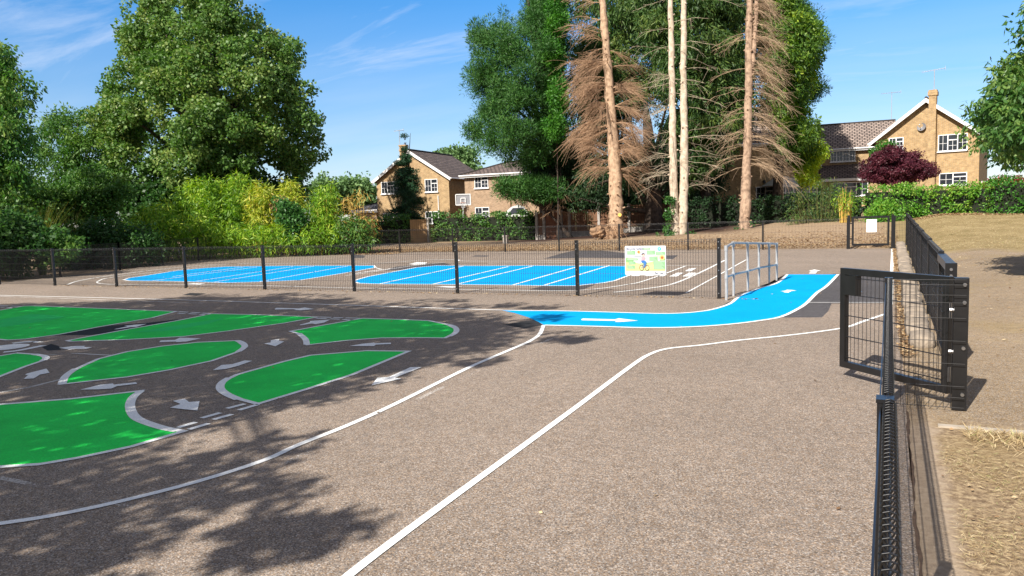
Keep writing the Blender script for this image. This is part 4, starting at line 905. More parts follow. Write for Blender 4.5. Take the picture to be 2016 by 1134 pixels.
m = MB(); m.box(a[0] - .1, -2.84, a[1] - .16, wl, -2.81, a[1] + .02); hW.part('fascia', m, M_frame)
window(hW, wl - 3.4, a[1] - 1.2, wl - 1.2, a[1] - .25, -2.6, 3)
# house hidden behind the conifers, with glazed doors
hC = House('brick_house', 'yellow brick house mostly hidden behind the bare trunks with white glazed doors', 1372, 53, 1612, 55, 1.0)
zc_ = 5.0
m = MB(); m.box(0, 0, 0, hC.w, 7, zc_); hC.part('wall', m, M_brick, uv=True)
hip_or_eaves_roof(hC, 0, hC.w, 0, 7, zc_ + .03, 7.9, M_tile2, hipl=False)
win_px(hC, 1488, 367.5, 1525, 392, 2)
m = MB(); a = hC.loc(1401, 340); m.tube([(a[0], -.06, 0), (a[0], -.06, zc_ - .2)], .05, 6); hC.part('downpipe', m, M_frame)
m = MB(); a = hC.loc(1504, 358); m.box(a[0] - .07, -.12, a[1] - .1, a[0] + .07, -.004, a[1] + .12); hC.part('wall_lamp', m, M_steel)
# conservatory
def conservatory():
    aL = hC.loc(1531, 378, 2.2); aR = hC.loc(1609, 378, 2.2); pk = hC.loc(1569, 346, 1.0)[1]; ev = hC.loc(1570, 368, 2.2)[1]
    x0, x1 = aL[0], aR[0]; xm = (x0 + x1) / 2
    f = MB(); f.box(x0, -2.2, 0, x1, -2.14, .75); f.box(x0, -2.14, 0, x0 + .06, 0, .75); f.box(x1 - .06, -2.14, 0, x1, 0, .75); base = hC.part('conservatory_base', f, M_brick, uv=True)
    f = MB(); n = 5
    for i in range(n + 1):
        x = x0 + (x1 - x0) * i / n; f.box(x - .05, -2.2, .75, x + .05, -2.12, ev)
    f.box(x0 - .06, -2.25, ev, x1 + .06, -2.1, ev + .16); f.box(x0, -2.18, ev - .4, x1, -2.13, ev - .34)
    for i in range(9):
        x = x0 + (x1 - x0) * i / 8; f.beam((x, -2.2, ev + .16), (xm + (x - xm) * .12, -.4, pk), .05, .05)
    fr = hC.part('conservatory_frame', f, M_frame)
    g = MB(); g.quad((x0, -2.2, ev + .15), (x1, -2.2, ev + .15), (xm + .3, -.4, pk - .02), (xm - .3, -.4, pk - .02)); g.quad((x0, 0, ev + .15), (x0, -2.2, ev + .15), (xm - .3, -.4, pk - .02), (xm - .3, 0, pk - .02)); g.quad((x1, -2.2, ev + .15), (x1, 0, ev + .15), (xm + .3, 0, pk - .02), (xm + .3, -.4, pk - .02))
    hC.part('roof_pane', g, mat('frosted_roof_glass', (.50, .56, .56), .25), fr)
    g = MB(); g.box(x0 + .05, -2.165, .75, x1 - .05, -2.16, ev); hC.part('pane', g, M_pane, fr)
conservatory()
# roof glimpsed between the trunks and the low house on the far left of the gable
hD = House('brick_house', 'low house with slate roof glimpsed between the bare trunks', 1180, 58, 1372, 56, .6)
m = MB(); m.box(0, 0, 0, hD.w, 6, 2.6); hD.part('wall', m, M_brick2, uv=True)
hip_or_eaves_roof(hD, 0, hD.w, 0, 6, 2.63, 4.6, M_slate, hipl=True, hipr=True)
window(hD, 1.0, 1.1, 2.6, 2.2, 0, 2); window(hD, 4.2, 1.1, 5.4, 2.2, 0, 2)
hE = House('brick_annexe', 'low annexe with a dark slate roof at the left side of the gabled house', 700, 63, 742, 62, -.2)
e0 = hE.loc(720, 414)[1]; m = MB(); m.box(0, 0, 0, hE.w, 5, e0); hE.part('wall', m, M_brick2, uv=True)
hip_or_eaves_roof(hE, 0, hE.w, 0, 5, e0 + .02, hE.loc(725, 392, -2.5)[1], M_slate, hipl=True)
window(hE, .3, .9, 1.1, 1.8, 0, 1)
# ------------------------------------------------------------------ garden fences, small things
def garden_fence():
    pts = [(1058, 417.5, 471), (1072, 416, 471), (1106, 414, 469), (1122, 411.5, 466), (1180, 405.5, 462), (1239, 400.8, 456.5), (1300, 398, 452), (1340, 397, 450), (1382, 396, 449)]
    D = 47.0; root = None; P = []
    for px, t, b in pts:
        q = W3(px, b, D); P.append((q[0], q[1], q[2], W3(px, t, D)[2]))
    root = empty('garden_fence', P[0][:3], 'brown board garden fence with concrete posts behind the bare trunks', 'fence')
    for i, (x, y, zb, zt_) in enumerate(P):
        m = MB(); m.box(x - .08, y - .09, zb - .6, x + .08, y + .09, zt_); m.build('fence_post', M_conc, root)
    for i, (a, b) in enumerate(zip(P[:-1], P[1:])):
        if i == 1: continue
        A = Vector(a[:2]); B_ = Vector(b[:2]); d = (B_ - A).normalized(); A = A + d * .09; B_ = B_ - d * .09; L = (B_ - A).length; n = max(2, int(L / .14))
        zb = (a[2] + b[2]) / 2; zt_ = min(a[3], b[3]) - .08; nrm = Vector((d.y, -d.x))
        m = MB()
        for k in range(n):
            p = A + d * (L * k / n); q = A + d * (L * (k + 1) / n - .012); off = .01 * (k % 2)
            m.beam((p.x + nrm.x * off, p.y + nrm.y * off, (zb + .28 + zt_) / 2), (q.x + nrm.x * off, q.y + nrm.y * off, (zb + .28 + zt_) / 2), .02, zt_ - zb - .28)
        pn = m.build('board_panel', M_wood, root)
        m = MB()
        for z in (zb + .34, (zb + zt_) / 2 + .1, zt_ - .05): m.beam((A.x + nrm.x * .045, A.y + nrm.y * .045, z), (B_.x + nrm.x * .045, B_.y + nrm.y * .045, z), .04, .07)
        m.build('rail', M_wood, pn)
        m = MB(); m.beam((A.x, A.y, zb - .2), (B_.x, B_.y, zb - .2), .05, .94); m.build('gravel_board', M_conc, root)
    # the gate between the second and third posts
    a, b = P[1], P[2]; g = empty('garden_gate', (a[0], a[1], a[2]), 'reddish brown wooden garden gate with diagonal brace', 'gate')
    A = Vector(a[:2]); B_ = Vector(b[:2]); d = (B_ - A).normalized(); A += d * .1; B_ -= d * .1; L = (B_ - A).length; nrm = Vector((d.y, -d.x)); zb = a[2] + .03; zt_ = a[3] - .08
    m = MB(); n = 9
    for k in range(n):
        p = A + d * (L * k / n); q = A + d * (L * (k + 1) / n - .01); m.beam((p.x, p.y, (zb + zt_) / 2), (q.x, q.y, (zb + zt_) / 2), .02, zt_ - zb)
    gm_ = mat('red_brown_gate_board', (.26, .11, .06), .8, noise=(3, .25)); bd = m.build('boards', gm_, g)
    m = MB(); o = nrm * .03
    for z in (zb + .12, (zb + zt_) / 2, zt_ - .1): m.beam((A.x + o.x, A.y + o.y, z), (B_.x + o.x, B_.y + o.y, z), .035, .09)
    m.beam((A.x + o.x, A.y + o.y, zb + .2), (B_.x + o.x, B_.y + o.y, (zb + zt_) / 2 - .05), .03, .08); m.beam((B_.x + o.x, B_.y + o.y, (zb + zt_) / 2 + .06), (A.x + o.x, A.y + o.y, zt_ - .14), .03, .08)
    m.build('brace', gm_, g)
garden_fence()
def side_gate():
    D = 50.; a = W3(809, 476, D); b = W3(842, 476, D); t = W3(825, 432, D); g = empty('side_gate', tuple(a), 'pale wooden side gate in the gap between two hedges', 'gate')
    A = Vector(a[:2]); B_ = Vector(b[:2]); d = (B_ - A).normalized(); L = (B_ - A).length; z0 = -.05; z1 = t[2]; m = MB(); n = 8
    for k in range(n):
        p = A + d * (L * k / n); q = A + d * (L * (k + 1) / n - .012); m.beam((p.x, p.y, (z0 + z1) / 2), (q.x, q.y, (z0 + z1) / 2), .022, z1 - z0)
    m.build('boards', M_woodl, g); m = MB(); m.box(B_.x + .02, B_.y - .07, -.1, B_.x + .16, B_.y + .07, z1 + .05); m.build('gate_post', M_conc, g)
side_gate()
def basketball():
    D = 52.; b = W3(908, 425, D); g = empty('basketball_hoop', (b[0], b[1], -.2), 'white framed basketball backboard on a pole behind the hedge', 'basketball hoop')
    t = W3(908, 384, D); m = MB(); m.tube([(b[0], b[1] + .3, -.2), (b[0], b[1] + .3, t[2])], .05, 8); m.build('pole', M_galv, g)
    c = W3(912, 393, D); u_ = Vector((.9, .44, 0)); w2, h2 = .50, .36
    P = lambda s, z, o=0: (c[0] + u_.x * s + .44 * o, c[1] + u_.y * s - .9 * o, c[2] + z)
    m = MB()
    for a_, b_ in ((P(-w2, -h2), P(w2, -h2)), (P(-w2, h2), P(w2, h2)), (P(-w2, -h2), P(-w2, h2)), (P(w2, -h2), P(w2, h2)), (P(-.15, -.2, .02), P(-.15, .1, .02)), (P(.15, -.2, .02), P(.15, .1, .02)), (P(-.15, .1, .02), P(.15, .1, .02))): m.beam(a_, b_, .05, .06)
    bd = m.build('backboard_frame', M_frame, g)
    m = MB(); m.quad(P(-w2, -h2, -.01), P(w2, -h2, -.01), P(w2, h2, -.01), P(-w2, h2, -.01)); m.build('backboard_pane', mat('smoky_board', (.30, .30, .32), .2), bd)
    m = MB(); m.tube([P(.2 * math.cos(t_), -.22, .25 + .2 * math.sin(t_)) for t_ in np.linspace(0, 2 * math.pi, 17)], .012, 6); m.build('rim', mat('orange_rim', (.6, .15, .03)), g)
    segs = []
    for i in range(10):
        t_ = 2 * math.pi * i / 10; segs.append((P(.2 * math.cos(t_), -.22, .25 + .2 * math.sin(t_)), P(.11 * math.cos(t_ + .4), -.55, .25 + .11 * math.sin(t_ + .4))))
    V, Fc = wires(segs, .008, 3); mobj('net', V, Fc, M_frame, g)
basketball()
def van():
    D = 51.; a = W3(986, 450, D); b = W3(1046, 450, D); u_ = Vector((b[0] - a[0], b[1] - a[1])).normalized(); nrm = Vector((u_.y, -u_.x)); L = (Vector(b[:2]) - Vector(a[:2])).length
    g = empty('white_car', (a[0], a[1], -.15), 'white vehicle roof showing above the hedge left of the garden fence', 'car', rz=math.atan2(u_.y, u_.x))
    zt_ = W3(1015, 403.5, D)[2] + .15
    prof = [(0, .35), (0, .95), (.12, zt_ - .72), (.35, zt_ - .45), (.75, zt_ - .12), (1.2, zt_), (L - .9, zt_), (L - .45, zt_ - .12), (L - .05, zt_ - .75), (L, .9), (L, .35)]
    m = MB(); n = len(prof); m.v = [(x, 0, z) for x, z in prof] + [(x, 1.75, z) for x, z in prof]; m.f = [tuple(range(n)), tuple(range(2 * n - 1, n - 1, -1))] + [((i + 1) % n, i, n + i, n + (i + 1) % n) for i in range(n)]
    o = mobj('body', m.v, m.f, mat('white_car_paint', (.8, .8, .78), .25, coat=.4), g, world_coords=False); bv = o.modifiers.new('b', 'BEVEL'); bv.width = .1; bv.segments = 3
    m = MB(); m.v = [(.5, -.01, zt_ - .62), (L - .25, -.01, zt_ - .62), (L - .5, -.01, zt_ - .2), (.85, -.01, zt_ - .2)]; m.f = [(0, 1, 2, 3)]; mobj('side_window', m.v, m.f, M_pane, g, world_coords=False)
    for x in (.45, L - .5):
        m = MB(); m.tube([(x, -.02, .32), (x, .2, .32)], .32, 18); mobj('wheel', m.v, m.f, M_steel, g, world_coords=False)
van()
def marker(px, pyt, pyb, D, w, label):
    b = W3(px, pyb, D); t = W3(px, pyt, D); m = MB(); m.box(b[0] - w / 2, b[1] - w / 2, b[2] - .2, b[0] + w / 2, b[1] + w / 2, t[2] - .08); m.box(b[0] - w * .62, b[1] - w * .62, t[2] - .08, b[0] + w * .62, b[1] + w * .62, t[2])
    tag(m.build('marker_post', M_conc), label, 'post')
marker(996, 463, 486, 43, .24, 'short square concrete post with a cap in front of the hedge'); marker(722, 467, 488, 41, .12, 'short white post at the end of the bamboo')
# litter bin-like wooden box seen behind the twin trunks is a shed wall
# ------------------------------------------------------------------ foliage
def unit(v): return v / (np.linalg.norm(v, axis=-1, keepdims=True) + 1e-9)
def leaves(C0, R0, n, l, w, rng, droop=.2, outw=.5, flat=1.0, upn=.6, shell=.45, tvar=.25, ct=None, fold=0.0):
    """leaf quads round clump centres. returns V,F,tint"""
    C0 = np.asarray(C0, float); K = len(C0); R0 = np.broadcast_to(np.asarray(R0, float), (K,))
    c = np.repeat(C0, n, 0); r = np.repeat(R0, n); M = len(c)
    d = unit(rng.normal(size=(M, 3))); q = rng.uniform(shell, 1, M) ** .7
    pos = c + d * (r * q)[:, None] * np.array([1, 1, flat])
    ax = unit(unit(rng.normal(size=(M, 3))) + d * outw + np.array([0, 0, -droop]))
    nr = unit(rng.normal(size=(M, 3)) + np.array([0, 0, upn]) + d * 1.0); sd = unit(np.cross(ax, nr))
    ll = l * rng.uniform(.65, 1.25, M)[:, None]; ww = w * rng.uniform(.7, 1.2, M)[:, None]
    p0 = pos; p2 = pos + ax * ll; mid = pos + ax * ll * .45
    V = np.stack([p0, mid + sd * ww / 2, p2, mid - sd * ww / 2], 1).reshape(-1, 3)
    Fc = np.arange(M * 4).reshape(-1, 4)
    t = np.repeat(rng.uniform(0, 1, K) if ct is None else ct, n) * (1 - tvar * 1.4) + rng.uniform(0, tvar * 1.4, M)
    return V, Fc, np.repeat(np.clip(t, 0, 1), 4)
def inpoly(P, poly):
    x, y = P[:, 0], P[:, 1]; ins = np.zeros(len(P), bool); n = len(poly)
    for i in range(n):
        x1, y1 = poly[i]; x2, y2 = poly[(i + 1) % n]
        if y1 == y2: continue
        c = ((y1 > y) != (y2 > y)) & (x < (x2 - x1) * (y - y1) / (y2 - y1) + x1); ins ^= c
    return ins
def edged(P, poly):
    d = np.full(len(P), 1e9); n = len(poly)
    for i in range(n):
        a = np.array(poly[i], float); b = np.array(poly[(i + 1) % n], float); ab = b - a; t = np.clip(((P - a) @ ab) / (ab @ ab), 0, 1); d = np.minimum(d, np.linalg.norm(P - (a + t[:, None] * ab), axis=1))
    return d
def sample_poly(poly, n, rng, inset=0.0):
    P = np.array(poly, float); lo, hi = P.min(0), P.max(0); out = []
    if inset:
        q = rng.uniform(lo, hi, (600, 2)); q = q[inpoly(q, poly)]; inset = min(inset, edged(q, poly).max() * .4) if len(q) else 0
    c = 0
    for _ in range(200):
        q = rng.uniform(lo, hi, (n * 3 + 20, 2)); q = q[inpoly(q, poly)]
        if inset: q = q[edged(q, poly) > inset]
        out.append(q); c += len(q)
        if c >= n: break
    return np.concatenate(out)[:n]
def px3(P, d):
    r = np.stack([(P[:, 0] - 1008) / F, -(P[:, 1] - 567) / F, -np.ones(len(P))], 1) @ Rm.T
    return np.array([0, 0, H]) + r * np.asarray(d)[:, None]
def crown(poly, D, thick, nb, rb, rng, nc=10, front=.62, wob=.25):
    """bough centres spread over the body whose outline is the polygon; clumps on every bough. -> clump centres, bough index"""
    m2p = F / D; P = sample_poly(poly, nb, rng, inset=rb * m2p * .8); e = edged(P, poly) / m2p; dm = max(e.max(), .5)
    T = thick * np.sqrt(np.clip(1 - (1 - np.clip(e / dm, 0, 1)) ** 2, 0, 1))
    s = rng.uniform(0, 1, nb); off = np.where(s < front, -T * rng.uniform(.75, 1.0 + wob, nb), np.where(s < .85, T * rng.uniform(.5, 1, nb), T * rng.uniform(-.7, .5, nb)))
    B_ = px3(P, D + off); d = unit(rng.normal(size=(nb, nc, 3))); rbs = rb * rng.uniform(.6, 1.3, nb)
    cl = B_[:, None] + d * (rbs[:, None, None] * rng.uniform(.5, 1.0, (nb, nc, 1))) * np.array([1, 1, .75])
    return B_, cl.reshape(-1, 3), np.repeat(np.arange(nb), nc)
def limb_lines(base, targets, rng, m=7, sag=.0, up=.3):
    L = []
    for t in targets:
        b = np.array(base, float); t = np.array(t, float); s = np.linspace(0, 1, m)[:, None]; mid = (b + t) / 2 + np.array([0, 0, np.linalg.norm(t - b) * up * .3]) + rng.normal(0, .12, 3)
        L.append((1 - s) ** 2 * b + 2 * s * (1 - s) * mid + s ** 2 * t)
    return np.array(L)
def tree(name, label, cat, poly, D, thick, nb, rb, nc, nl, ls, mtL, mtB, seed, trunk=None, cr=.42, droop=.2, outw=.5, upn=.6, flat=.85, group=None, front=.62, limbs=14, tr=.22, tvar=.25, wob=.25, tintgrad=None, fine=None):
    rng = np.random.default_rng(seed)
    B_, cl, bi = crown(poly, D, thick, nb, rb, rng, nc, front, wob)
    ct = np.clip(rng.uniform(0, 1, nb)[bi] * .6 + rng.uniform(0, .4, len(cl)), 0, 1)
    V, Fc, t = leaves(cl, cr * rng.uniform(.7, 1.25, len(cl)), nl, ls[0], ls[1], rng, droop, outw, flat, upn, ct=ct, tvar=tvar)
    if trunk is None:
        c = B_.mean(0); g = np.array([c[0], c[1], float(zt(c[0], c[1]))])
    else:
        g = W3(trunk[0], trunk[1], D); g[2] = float(zt(g[0], g[1]))
    root = empty(name, tuple(g), label, cat, group)
    mobj('crown', V, Fc, mtL, root, tint=t)
    top = B_[:, 2].max(); lo = B_[:, 2].min(); cz = lo + (top - lo) * .35; c = B_.mean(0)
    m = MB(); k = 9; pts = []; rs = []
    topz = top - rb if top - rb > g[2] + .6 else g[2] + .6
    for i in range(k):
        s = i / (k - 1); pts.append((g[0] + (c[0] - g[0]) * s + rng.normal(0, tr * .15), g[1] + (c[1] - g[1]) * s + rng.normal(0, tr * .15), g[2] - .1 + (topz - g[2]) * s)); rs.append(max(.02, tr * (1 - s) ** .8 * (1.35 if i == 0 else 1)))
    m.tube(pts, rs, 10); m.build('trunk', mtB, root, smooth=True)
    if limbs:
        idx = rng.choice(nb, min(limbs, nb), replace=False); Ls = []
        for j in idx:
            h = np.clip((B_[j][2] - g[2]) / (topz - g[2] + .01) * .55 + .08, .05, .9); b = np.array(pts[int(h * (k - 1))]); Ls.append(limb_lines(b, [B_[j]], rng)[0])
        Ls = np.array(Ls); rad_ = np.linspace(tr * .42, tr * .07, 7)[None].repeat(len(Ls), 0); V, Fc = tubes_np(Ls, rad_, 6); mobj('limbs', V, Fc, mtB, root, smooth=True)
    return root
ML_lime = leafmat('lime_leaf', [(0, (.020, .050, .012)), (.5, (.052, .105, .020)), (1, (.17, .20, .06))], .5, .3, .4, 2.0)
ML_dark = leafmat('dark_leaf', [(0, (.012, .035, .010)), (.6, (.03, .08, .018)), (1, (.07, .14, .03))], .5, .3)
ML_mid = leafmat('mid_leaf', [(0, (.022, .07, .014)), (.5, (.05, .12, .022)), (1, (.14, .22, .045))], .5, .3, gain=1.4)
ML_wil = leafmat('weeping_leaf', [(0, (.02, .07, .015)), (.5, (.045, .12, .02)), (1, (.15, .21, .045))], .45, .3, gain=1.5)
ML_bam = leafmat('bamboo_leaf', [(0, (.04, .11, .014)), (.4, (.12, .24, .022)), (.75, (.25, .38, .035)), (1, (.48, .50, .08))], .5, .35, gain=1.25)
ML_bamy = leafmat('yellow_bamboo_leaf', [(0, (.07, .13, .015)), (.4, (.20, .28, .03)), (.8, (.42, .42, .05)), (1, (.54, .40, .10))], .5, .35, gain=1.25)
ML_bamo = leafmat('dry_bamboo_leaf', [(0, (.16, .13, .03)), (.5, (.42, .27, .08)), (1, (.52, .40, .10))], .6, .3, gain=1.2)
ML_pine = leafmat('pine_needle', [(0, (.014, .045, .012)), (.5, (.030, .095, .018)), (.9, (.07, .16, .03)), (1, (.13, .19, .04))], .55, .2, gain=1.35)
ML_cyp = leafmat('cypress_spray', [(0, (.015, .06, .010)), (.5, (.04, .135, .016)), (1, (.09, .22, .025))], .5, .3)
ML_con = leafmat('conifer_spray', [(0, (.012, .035, .010)), (.5, (.04, .085, .018)), (.85, (.11, .15, .03)), (1, (.24, .22, .07))], .55, .22, gain=1.45)
ML_cony = leafmat('yellow_conifer_spray', [(0, (.02, .055, .012)), (.5, (.055, .115, .018)), (.8, (.14, .22, .022)), (1, (.34, .38, .035))], .5, .35)
ML_fir = leafmat('fir_needle', [(0, (.008, .030, .014)), (.6, (.018, .06, .026)), (1, (.05, .11, .04))], .55, .15)
ML_maple = leafmat('purple_leaf', [(0, (.022, .006, .010)), (.5, (.065, .014, .024)), (1, (.14, .035, .045))], .5, .3)
ML_hedge = leafmat('hedge_leaf', [(0, (.018, .06, .014)), (.5, (.05, .13, .025)), (.85, (.13, .18, .05)), (1, (.30, .22, .09))], .5, .25)
ML_hedgel = leafmat('laurel_hedge_leaf', [(0, (.03, .10, .012)), (.5, (.075, .20, .02)), (.9, (.22, .30, .05)), (1, (.34, .25, .09))], .45, .3)
ML_hedged = leafmat('dark_hedge_leaf', [(0, (.008, .022, .009)), (.6, (.018, .045, .015)), (1, (.04, .08, .022))], .55, .2)
ML_cherry = leafmat('cherry_leaf', [(0, (.022, .06, .016)), (.5, (.045, .11, .022)), (.9, (.15, .21, .05)), (1, (.28, .30, .13))], .45, .3, .4, 1.5)
ML_far = leafmat('far_leaf', [(0, (.05, .10, .04)), (.6, (.09, .16, .055)), (1, (.15, .22, .08))], .7, .2)
ML_dead = leafmat('dead_leaf', [(0, (.14, .08, .05)), (1, (.34, .20, .13))], .8, .2)
ML_litter = leafmat('litter_leaf', [(0, (.14, .08, .045)), (.4, (.30, .18, .09)), (.75, (.46, .32, .17)), (1, (.56, .46, .30))], .8, .1, gain=1.0)
ML_straw = leafmat('straw', [(0, (.24, .16, .08)), (.5, (.50, .38, .20)), (.85, (.74, .62, .40)), (1, (.25, .32, .08))], .7, .2, gain=1.0)
ML_ivy = leafmat('ivy_leaf', [(0, (.012, .05, .014)), (1, (.06, .15, .03))], .35, .2)
# --- big lime, left
tree('broadleaf_tree', 'huge rounded green lime tree dominating the left half of the sky', 'tree',
     [(232, 30), (262, 8), (290, -60), (500, -75), (512, 20), (555, 55), (598, 78), (612, 120), (617, 170), (640, 220), (655, 245), (650, 290), (632, 318), (622, 350), (600, 362), (560, 350), (520, 375), (440, 410), (330, 430), (265, 420), (240, 370), (215, 320), (180, 270), (172, 225), (190, 170), (215, 120), (235, 95), (200, 62), (198, 45)],
     47, 5.2, 300, .95, 10, 44, (.19, .16), ML_lime, M_bark_dark, 11, trunk=(420, 470), cr=.42, droop=.6, limbs=30, tr=.5, front=.66, upn=.6, tvar=.3, wob=.6)
tree('broadleaf_tree', 'dark green feathery tree between the weeping tree and the huge lime', 'tree', [(70, 235), (95, 205), (112, 195), (117, 168), (126, 175), (135, 200), (160, 208), (185, 215), (215, 250), (255, 320), (285, 400), (270, 440), (50, 440), (45, 280)],
     45, 2.4, 90, .6, 8, 30, (.24, .09), ML_mid, M_bark_dark, 12, trunk=(160, 480), cr=.45, tr=.2, limbs=16)
tree('weeping_tree', 'drooping tree at the far left edge with hanging brown shoots', 'tree', [(-200, 40), (-40, 40), (2, 62), (22, 88), (45, 112), (66, 135), (74, 165), (72, 205), (58, 225), (70, 260), (78, 300), (96, 350), (100, 400), (80, 440), (70, 475), (-200, 480)],
     30, 2.6, 125, .7, 9, 36, (.17, .085), ML_wil, M_bark_dark, 13, trunk=(-60, 540), cr=.33, droop=1.2, tr=.25, limbs=24)
tree('bushy_tree', 'low spreading bright green bush below the dark feathery tree', 'shrub', [(80, 380), (100, 350), (130, 328), (160, 322), (200, 326), (235, 338), (262, 365), (268, 400), (240, 440), (110, 452)],
     37, 1.6, 60, .6, 9, 40, (.15, .09), ML_mid, M_bark_dark, 14, trunk=(180, 520), cr=.34, tr=.12, limbs=18, flat=.5, upn=1.4)
tree('shrub', 'shaded green thicket under the weeping tree at the left edge', 'shrub', [(-150, 350), (0, 345), (90, 350), (130, 380), (120, 460), (-150, 470)], 36, 1.4, 90, .65, 9, 34, (.18, .12), ML_mid, M_bark_dark, 19, cr=.4, tr=.1, limbs=8)
tree('shrub', 'dense dark shrubs behind the mesh fence at the left edge', 'shrub', [(-160, 420), (-20, 400), (60, 420), (110, 450), (120, 500), (100, 542), (0, 556), (-160, 560)],
     27, 1.2, 60, .6, 9, 34, (.16, .10), ML_dark, M_bark_dark, 15, cr=.36, tr=.08, limbs=10)
tree('shrub', 'dark leafy shrubs below the bright bush', 'shrub', [(90, 440), (160, 430), (240, 430), (300, 440), (320, 480), (330, 508), (240, 528), (110, 540)],
     32.5, 1.3, 70, .6, 9, 34, (.16, .10), ML_dark, M_bark_dark, 16, cr=.38, tr=.08, limbs=10)
tree('shrub', 'bright green low shrub beside the pampas grass', 'shrub', [(85, 462), (110, 455), (150, 462), (160, 485), (140, 500), (100, 520), (85, 500)],
     26.8, .5, 18, .4, 9, 30, (.16, .08), ML_mid, M_bark_dark, 17, cr=.28, tr=.05, limbs=6)
tree('shrub', 'dark evergreen undergrowth in the shade below the huge lime', 'shrub', [(215, 470), (225, 380), (280, 350), (360, 345), (450, 345), (520, 350), (600, 345), (610, 400), (500, 470)], 43.5, 1.6, 110, .75, 9, 34, (.22, .16), ML_dark, M_bark_dark, 18, cr=.46, tr=.1, limbs=8)
# --- bamboo clumps
def bamboo(label, poly, D, thick, nb, mtL, seed, ncul=30, mtC=None, leaf=(.30, .055), nl=30, base=500, group='bamboo clumps behind the far mesh fence'):
    rng = np.random.default_rng(seed); m2p = F / D
    P = sample_poly(poly, nb, rng, inset=4); e = edged(P, poly) / m2p; T = thick * np.sqrt(np.clip(e / max(e.max(), .3), 0, 1)); off = rng.uniform(-1, .8, nb) * T
    cl = px3(P, D + off)
    V, Fc, t = leaves(cl, rng.uniform(.28, .5, nb), nl, leaf[0], leaf[1], rng, droop=.75, outw=.6, flat=.8, upn=.8, tvar=.35)
    c = cl.mean(0); g = (c[0], c[1], float(zt(c[0], c[1]))); root = empty('bamboo', g, label, 'bamboo', group)
    mobj('crown', V, Fc, mtL, root, tint=t)
    idx = rng.choice(nb, min(ncul, nb), replace=False); Ls = []
    for j in idx:
        t_ = cl[j] + [0, 0, .25]; b = np.array([g[0] + (t_[0] - g[0]) * .7, g[1] + (t_[1] - g[1]) * .7, g[2]]); s = np.linspace(0, 1, 7)[:, None]; Ls.append(b + (t_ - b) * np.concatenate([s ** 1.6, s ** 1.6, s], 1))
    V, Fc = tubes_np(np.array(Ls), np.linspace(.022, .006, 7)[None].repeat(len(Ls), 0), 4); mobj('culms', V, Fc, mtC, root)
M_culm = mat('green_culm', (.20, .24, .06), .5, noise=(3, .3)); M_culmy = mat('yellow_culm', (.62, .42, .10), .5, noise=(3, .3)); M_culmd = mat('dark_culm', (.10, .10, .03), .6)
bamboo('bright green bamboo at the left end of the bamboo row', [(232, 478), (238, 455), (262, 425), (300, 400), (330, 395), (345, 420), (350, 470), (330, 500), (260, 500)], 36, 1.2, 150, ML_bam, 21, mtC=M_culm, nl=26)
bamboo('tall yellow green bamboo left of centre of the bamboo row', [(325, 400), (345, 372), (380, 352), (405, 345), (425, 355), (432, 400), (430, 480), (350, 492)], 38, 1.3, 190, ML_bam, 22, mtC=M_culm)
bamboo('leafy green bamboo in the middle of the row', [(410, 370), (440, 350), (470, 342), (492, 360), (500, 400), (498, 490), (410, 490)], 38.5, 1.2, 180, ML_bam, 23, mtC=M_culm)
bamboo('yellow bamboo with a brown dead patch beside it', [(480, 400), (490, 372), (515, 352), (530, 365), (548, 385), (556, 440), (548, 495), (490, 495)], 38, 1.1, 160, ML_bamy, 24, mtC=M_culmy)
bamboo('pointed yellow green bamboo with tall feathery tips', [(545, 400), (556, 372), (572, 340), (582, 362), (600, 395), (604, 450), (600, 490), (550, 490)], 37.5, 1.0, 130, ML_bamy, 25, mtC=M_culmy)
bamboo('light green bamboo at the right of the row with bare stems', [(598, 440), (612, 400), (628, 372), (645, 352), (658, 372), (664, 410), (668, 470), (600, 480)], 37, 1.0, 130, ML_bam, 26, mtC=M_culmy)
bamboo('thin orange bamboo at the right end of the row', [(664, 430), (670, 385), (676, 372), (690, 390), (702, 370), (712, 362), (722, 385), (738, 400), (742, 470), (668, 480)], 37, .8, 46, ML_bamo, 27, mtC=M_culmy, ncul=44, nl=14)
bamboo('dull green low bamboo and scrub at the base of the orange stems', [(655, 440), (690, 425), (735, 440), (742, 492), (650, 494)], 36.5, .7, 90, ML_mid, 28, mtC=M_culmd, leaf=(.2, .07), nl=26)
tree('shrub', 'dark ivy covered shrub among the yellow bamboo', 'shrub', [(545, 400), (560, 385), (590, 395), (600, 440), (592, 490), (560, 480), (548, 440)], 36.6, .6, 26, .45, 8, 30, (.13, .11), ML_ivy, M_bark_dark, 29, cr=.3, tr=.05, limbs=5)
tree('shrub', 'brown dead shrub patch among the yellow bamboo', 'shrub', [(535, 400), (545, 388), (570, 385), (580, 400), (570, 422), (545, 425)], 37.4, .3, 14, .3, 8, 34, (.13, .05), ML_dead, M_twig_red, 30, cr=.25, tr=.03, limbs=5, trunk=(560, 495))
bamboo('low arching green bamboo along the foot of the row behind the mesh', [(240, 470), (300, 440), (420, 430), (520, 445), (600, 440), (665, 450), (668, 490), (520, 498), (350, 502), (250, 505)], 36, .9, 260, ML_bam, 281, mtC=M_culmd, nl=26, ncul=60)
ML_pampas = leafmat('pampas_blade', [(0, (.05, .08, .015)), (.6, (.12, .15, .03)), (1, (.26, .24, .07))])
